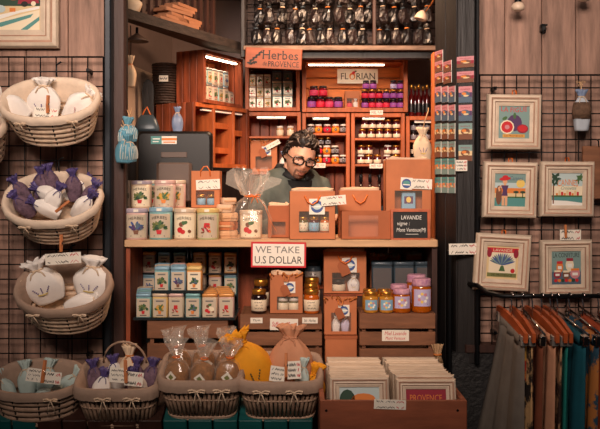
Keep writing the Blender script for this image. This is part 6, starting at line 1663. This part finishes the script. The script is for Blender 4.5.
GL = [(.752, 'cloth_grey', 'long grey garment hanging first on the rail', True, -.10, .036), (.790, 'cloth_print', 'beige garment with black motifs, second on the rail', True, .0, .020), (.826, 'cloth_brown', 'brown garment on a metal hanger, third on the rail', False, .0, .02),
      (.858, 'cloth_blush', 'blush pink garment, fourth on the rail', True, 0, .022), (.890, 'cloth_leaf', 'beige garment with dark leaves, fifth on the rail', True, 0, .020), (.915, 'cloth_teal', 'bright teal garment, sixth on the rail', True, 0, .022),
      (.956, 'cloth_petrol', 'dark petrol garment, seventh on the rail', False, 0, .034), (1.005, 'cloth_mixed', 'orange and blue patterned garment, eighth on the rail', False, 0, .024), (1.06, 'cloth_rust', 'rust orange garment, ninth on the rail', False, 0, .04), (1.12, 'cloth_rust', 'rust orange garment, tenth on the rail at the photo edge', False, 0, .04)]
for k, (X, mt, lab, wood, fl, th_) in enumerate(GL):
    hz = RZ - .0835 if True else 0
    rz_ = R(random.uniform(-3, 3)); rx_ = R(7)
    place(HW if wood else HM, 'clip_hanger', '%s hanger with clips carrying the %s' % ('orange wooden' if wood else 'chrome', lab.split(' hanging')[0].split(',')[0].split(' on a')[0]) + ((', at photo edge' if k == 9 else '')), 'hanger', (X, RY, hz), (rx_, 0, rz_), 1, 'clip hangers on the rail')
    place(garment(mt, .30, .36 + .03 * (k == 0), .60, th_, fl, k, 3 + k % 2), 'garment', lab, 'garment', (X, RY, hz - .030), (rx_, 0, rz_), 1, 'garments on the rail')
place(garment('cloth_red', .20, .22, .14, .03, 0, 21, 3), 'scarf', 'red patterned cloth tucked between the grey and beige garments', 'scarf', (.773, RY - .02, RZ - .125), (R(7), 0, 0))
# ================================================================== SHOPKEEPER
PR = Vector((-.036, .70, .010))
YAW = Matrix.Rotation(R(24), 4, 'Z')
HM4 = Matrix.Translation(Vector((sx(300.5, .60), .60, sz(156.5, .60))) - PR) @ Matrix.Rotation(R(17), 4, 'Z') @ Matrix.Rotation(R(11), 4, 'Y') @ Matrix.Rotation(R(20), 4, 'X') @ Matrix.Scale(.87, 4)
def gs(x, z, cx, cz, sx_, sz_): return math.exp(-((x - cx) / sx_) ** 2 - ((z - cz) / sz_) ** 2)
def head_pt(dx, dy, dz, off=0.0):
    x, y, z = .074 * dx, .096 * dy, .120 * dz
    if dz < 0:
        x *= 1 - .30 * (-dz) ** 1.4
        if dy > 0: y *= 1 - .30 * (-dz)
    if dy < 0:
        k = min(1, -dy * 1.6)
        y = max(y, -.087 - .004 * (1 + dz)) if y < -.08 else y
        f = 0
        f += .007 * (gs(x, z, -.03, .026, .022, .009) + gs(x, z, .03, .026, .022, .009))
        f -= .012 * (gs(x, z, -.031, .005, .016, .012) + gs(x, z, .031, .005, .016, .012))
        f += .011 * gs(x, z, 0, .004, .009, .020) + .024 * gs(x, z, 0, -.026, .011, .016) + .006 * (gs(x, z, .014, -.034, .008, .008) + gs(x, z, -.014, -.034, .008, .008))
        f += .005 * (gs(x, z, -.046, -.022, .016, .018) + gs(x, z, .046, -.022, .016, .018))
        f += .006 * gs(x, z, 0, -.056, .022, .008) + .006 * gs(x, z, 0, -.072, .018, .007) - .004 * gs(x, z, 0, -.064, .022, .004)
        f += .012 * gs(x, z, 0, -.100, .020, .016)
        y -= f * k
    n = Vector((dx / .074, dy / .096, dz / .12)).normalized()
    return Vector((x, y, z)) + n * off
def sph(i, j, nu, nv):
    a = 2 * PI * i / nu; b = PI * (j / nv - .5)
    return math.cos(b) * math.cos(a), math.cos(b) * math.sin(a), math.sin(b)
body = MB(); body.T = HM4
nu, nv = 56, 44
body.loft([[head_pt(*sph(i, min(max(j, .3), nv - .3), nu, nv)) for i in range(nu)] for j in range(nv + 1)], 'skin')
for s in (-1, 1):   # ears
    body.loft([[(s * (.070 + .006 * q), .010 + .010 * q + r_ * .017 * math.cos(t), -.006 + r_ * .030 * math.sin(t)) for t in [2 * PI * k / 12 for k in range(12)]] for q, r_ in ((0, .6), (.8, .9), (1.8, 1.0), (2.4, .8))], 'skin')
hb_ = HM4 @ Vector((0, .035, -.060))
body.T = None
nk = YAW @ Vector((0, -.005, 1.40))
body.tube([nk, (nk + hb_) / 2 + Vector((0, .01, 0)), hb_], [.062, .056, .055], 'skin', 16)
def tors(hx, hy, z, y=0): return [YAW @ Vector((x, yy + y, zz)) for x, yy, zz in ring(hx, hy, 2.5, z, 28)]
body.loft([tors(.14, .085, .93), tors(.13, .08, 1.08), tors(.15, .09, 1.28), tors(.15, .075, 1.37), tors(.06, .05, 1.42)], 'skin')
ARM = {}
for s in (-1, 1):
    sh, el, wr = (YAW @ Vector((s * .136, .0, 1.362)), YAW @ Vector((s * .215, -.03, 1.145)), YAW @ Vector((s * .10, -.215, 1.205)))
    ARM[s] = (sh, el, wr)
    body.tube([sh, (sh + el) / 2, el, (el + wr) / 2, wr], [.045, .043, .036, .034, .025], 'skin', 14)
    d = (wr - el).normalized(); up = Vector((0, 0, 1)); sd = d.cross(up).normalized(); dn = sd.cross(d).normalized()
    pc = wr + d * .045
    body.loft([[wr + d * t + sd * (wd * math.cos(q)) + dn * (tk * math.sin(q)) for q in [2 * PI * k / 12 for k in range(12)]] for t, wd, tk in ((-.01, .024, .017), (.02, .034, .014), (.055, .040, .013), (.085, .037, .011))], 'skin')
    for f, (o, ln) in enumerate(((-.029, .060), (-.010, .072), (.010, .068), (.028, .052))):
        p0 = wr + d * .078 + sd * o; p1 = p0 + d * ln * .5 - dn * .006; p2 = p1 + (d * .7 - dn * .7) * ln * .32; p3 = p2 + (d * .3 - dn) * ln * .22
        body.tube([p0, p1, p2, p3], [.0095, .0090, .0085, .0065], 'skin', 8)
    th0 = wr + d * .022 - sd * s * .028; body.tube([th0, th0 + d * .030 - sd * s * .020 - dn * .006, th0 + d * .056 - sd * s * .024 - dn * .016], [.012, .0105, .008], 'skin', 8)
    # thighs and shins inside the trousers
    body.tube([YAW @ Vector((s * .08, 0, .95)), YAW @ Vector((s * .09, -.01, .50)), YAW @ Vector((s * .095, .01, .06))], [.075, .05, .036], 'skin', 12)
def part_obj(name, mb, parent, remesh=None, sub=0):
    o = bpy.data.objects.new(name, mb.mesh(name)); COL.objects.link(o); o.parent = parent
    if remesh:
        r = o.modifiers.new('skin_union', 'REMESH'); r.mode = 'VOXEL'; r.voxel_size = remesh; r.use_smooth_shade = True
        sm = o.modifiers.new('soften', 'SMOOTH'); sm.factor = .5; sm.iterations = sub or 2
    return o
person = bpy.data.objects.new('person', None); COL.objects.link(person); person.location = PR
tag(person, 'person in dark green jacket and black glasses looking down behind the counter', 'person')
bo = part_obj('body', body, person, .0045, 2)
# hair
rnd = random.Random(11)
def hairline(dx, dy):
    f = -dy  # 1 at the front
    if f > .45: return .57 + .16 * (f - .45) - .1 * abs(dx)
    if f > -.1: return -.05 + .55 * (f + .1) / .55 * 1.12
    return -.05 - .50 * min(1, (-.1 - f) / .5)
cap = MB(); cap.T = HM4
ids = {}
def cpt(i, j):
    k = (i % nu, j)
    if k not in ids:
        d = sph(i, min(j, nv - .3), nu, nv); q = Vector(d)
        n_ = noise.noise(q * 3.2) * .010 + noise.noise(q * 8) * .006
        edge = max(0, min(1, (d[2] - hairline(d[0], d[1])) / .22))
        ids[k] = cap.V(head_pt(*d, off=.002 + (.013 + n_) * edge ** .6))
    return ids[k]
for j in range(nv):
    for i in range(nu):
        d = sph(i + .5, j + .5, nu, nv)
        if d[2] > hairline(d[0], d[1]) - .02: cap.F((cpt(i, j), cpt(i + 1, j), cpt(i + 1, j + 1), cpt(i, j + 1)), 'hair_dark', True)
hair = part_obj('hair', cap, person)
lk = MB(); lk.T = HM4
for n_ in range(230):
    while True:
        d = Vector((rnd.gauss(0, 1), rnd.gauss(0, 1), rnd.gauss(.3, 1))).normalized()
        if d.z > hairline(d.x, d.y) + .02: break
    p = head_pt(*d, off=.009)
    nrm = Vector((d.x / .074, d.y / .096, d.z / .12)).normalized()
    # sweep: back and to the sides, curling at the ends
    t = Vector((d.x * 1.2 + rnd.uniform(-.4, .4), .55 + rnd.uniform(-.3, .5), -.35 - .4 * (1 - d.z)))
    if -d.y > .45 and d.z > .45: t = Vector((rnd.uniform(-.2, 1.0), .25, .7))
    t = (t - nrm * t.dot(nrm)).normalized(); sd = nrm.cross(t)
    L = rnd.uniform(.03, .055); c = rnd.uniform(-.4, .4)
    pts = []
    for q in range(5):
        u_ = q / 4; pts.append(p + t * L * u_ + nrm * (.012 * math.sin(u_ * PI) - .006 * u_ * u_ * 2) + sd * c * L * math.sin(u_ * 3.2))
    grey = rnd.random() < (.22 if (d.z > .6 or -d.y > .4) else .06)
    lk.tube(pts, [.0035, .0058, .0055, .0042, .0012], 'hair_grey' if grey else 'hair_dark', 5)
lo = part_obj('hair_locks', lk, hair); lo['kind'] = 'stuff'
# brows, eyes, lips, stubble
fb = MB(); fb.T = HM4
for s in (-1, 1):
    fb.tube([head_pt(*Vector((s * u_, -1, z_)).normalized(), off=.003) for u_, z_ in ((.16, .20), (.34, .25), (.56, .20))], [.0018, .0026, .0012], 'hair_dark', 6)
    e = MB
part_obj('eyebrows', fb, person)
for s in (-1, 1):
    ey = MB(); ey.T = HM4 @ Matrix.Translation((s * .0305, -.0715, .003))
    ey.lathe([(.001, -.011), (.008, -.008), (.011, 0), (.008, .008), (.001, .011)], 14, 'eye_white')
    ey.lathe([(.0114, -.002), (.0114, .003), (.0085, .0085), (.001, .0115)], 14, 'skin')
    ey.ell(0, -.0035, .0045, .004, -.0116, 'ink_brown', 10); ey.ell(0, -.0035, .0024, .0024, -.0119, 'ink', 8)
    part_obj('eye', ey, person)
lp_ = MB(); lp_.T = HM4
lp_.tube([(x, -.0985 + abs(x) * .25, z) for x, z in ((-.021, -.066), (-.008, -.062), (0, -.063), (.008, -.062), (.021, -.066))], [.001, .003, .0032, .003, .001], 'lip', 6)
lp_.tube([(x, -.0975 + abs(x) * .25, z) for x, z in ((-.018, -.0675), (0, -.0705), (.018, -.0675))], [.001, .0028, .001], 'lip', 6)
part_obj('lips', lp_, person)
bd_ = MB(); bd_.T = HM4; ids2 = {}
def bpt(i, j, N=46):
    if (i, j) not in ids2:
        x = -1 + 2 * i / N; z = -1.9 + 1.6 * j / N; d = Vector((x * .8, -1, z)).normalized(); ids2[(i, j)] = bd_.V(head_pt(*d, off=.0022 + .0014 * noise.noise(d * 60)))
    return ids2[(i, j)]
for i in range(46):
    for j in range(46):
        x = -1 + 2 * (i + .5) / 46; z = -1.9 + 1.6 * (j + .5) / 46
        p = head_pt(*Vector((x * .8, -1, z)).normalized())
        if (abs(p.x) < .026 and -.118 < p.z < -.078) or (abs(p.x) < .028 and -.058 < p.z < -.046) or (.022 < abs(p.x) < .030 and -.09 < p.z < -.046):
            bd_.F((bpt(i, j), bpt(i + 1, j), bpt(i + 1, j + 1), bpt(i, j + 1)), 'stubble', True)
part_obj('beard', bd_, person)
# glasses: worn thing of its own
gm = Model()
for s in (-1, 1):
    pts = []
    for k in range(20):
        x, z = sup(.0265, .0185, 3.2, k, 20); pts.append((s * .0335 + x, -.106 + abs(s * .0335 + x) * .22, .001 + z))
    gm.add('lens_rim', MB().tube(pts, 0.0044, 'glasses_black', 6, closed=True)); gm.add('lens', MB().loft([[(x * .999, y, z) for x, y, z in pts], [(x * .999, y + .001, z) for x, y, z in pts]], 'lens', smooth=False))
    gm.add('temple', MB().tube([(s * .0605, -.092, .006), (s * .077, -.06, .007), (s * .0815, .0, .006), (s * .079, .02, -.006)], .0026, 'glasses_black', 6))
gm.add('bridge', MB().tube([(-.0085, -.1045, .006), (0, -.107, .009), (.0085, -.1045, .006)], .0028, 'glasses_black', 6))
W_ = Matrix.Translation(PR) @ HM4
go = place(gm, 'eyeglasses', 'thick black eyeglasses worn by the person behind the counter', 'glasses', W_.to_translation(), W_.to_euler(), .87)
# jacket, collar, shirt, trousers, shoes
jk = MB()
jk.loft([tors(.172, .118, .90), tors(.162, .11, 1.02), tors(.165, .112, 1.12), tors(.162, .115, 1.26), tors(.158, .105, 1.34), tors(.138, .088, 1.395), tors(.115, .074, 1.43), tors(.078, .066, 1.445)], 'jacket')
for s in (-1, 1):
    sh, el, wr = ARM[s]
    jk.tube([sh + (YAW @ Vector((-s * .05, 0, .01))), sh, (sh + el) / 2, el, (el + wr) / 2, wr - (wr - el).normalized() * .02], [.05, .058, .052, .047, .043, .036], 'jacket', 18)
part_obj('jacket', jk, person, .009, 4)
cl = MB()
def collar_ring(r, z, dz_front, sp): return [YAW @ Vector((r * math.cos(a) * 1.05, r * math.sin(a) * .95 - .006 - (.02 if math.sin(a) < -.5 else 0) * sp, z + dz_front * max(0, -math.sin(a)))) for a in [R(-90 + 14) + (2 * PI - R(28)) * k / 30 for k in range(31)]]
cl.loft([collar_ring(.070, 1.420, -.03, 0), collar_ring(.064, 1.455, -.035, .2), collar_ring(.070, 1.461, -.04, .6), collar_ring(.088, 1.432, -.05, 1.0)], 'jacket_dark', False, False, closed=False)
col_o = part_obj('collar', cl, person); so = col_o.modifiers.new('thick', 'SOLIDIFY'); so.thickness = .004
pk = MB()
pk.loft([[YAW @ Vector((x, -.117 - b_, z)) for x, b_ in ((-w2, -.004), (-w2 * .5, .006), (w2 * .5, .006), (w2, -.004), (w2, -.014), (-w2, -.014))] for z, w2 in ((.95, .03), (1.15, .034), (1.28, .045))] + [[YAW @ Vector((x, -.092 - b_, z)) for x, b_ in ((-.062, -.004), (-.03, .006), (.03, .006), (.062, -.004), (.062, -.014), (-.062, -.014))] for z in (1.385,)], 'jacket_dark')
part_obj('placket', pk, person)
sh_ = MB(); sh_.loft([tors(.058, .062, 1.36, -.022), tors(.062, .060, 1.41, -.014), tors(.060, .058, 1.437, -.006)], 'shirt'); part_obj('shirt', sh_, person)
tr = MB(); tr.loft([tors(.155, .10, .78), tors(.165, .11, .88), tors(.160, .108, .96)], 'trousers')
for s in (-1, 1): tr.tube([YAW @ Vector((s * .082, 0, .90)), YAW @ Vector((s * .088, -.01, .50)), YAW @ Vector((s * .095, .01, .075))], [.095, .070, .056], 'trousers', 16)
part_obj('trousers', tr, person, .012, 3)
for s in (-1, 1):
    q = MB(); q.T = YAW @ Matrix.Translation((s * .095, -.04, -.010)); q.loft([ring(.046, .130, 3, .0, 20), ring(.048, .132, 3, .02, 20), ring(.044, .115, 3, .05, 20, 0, .01), ring(.038, .055, 3, .10, 20, 0, .05)], 'shoe'); part_obj('shoe', q, person)
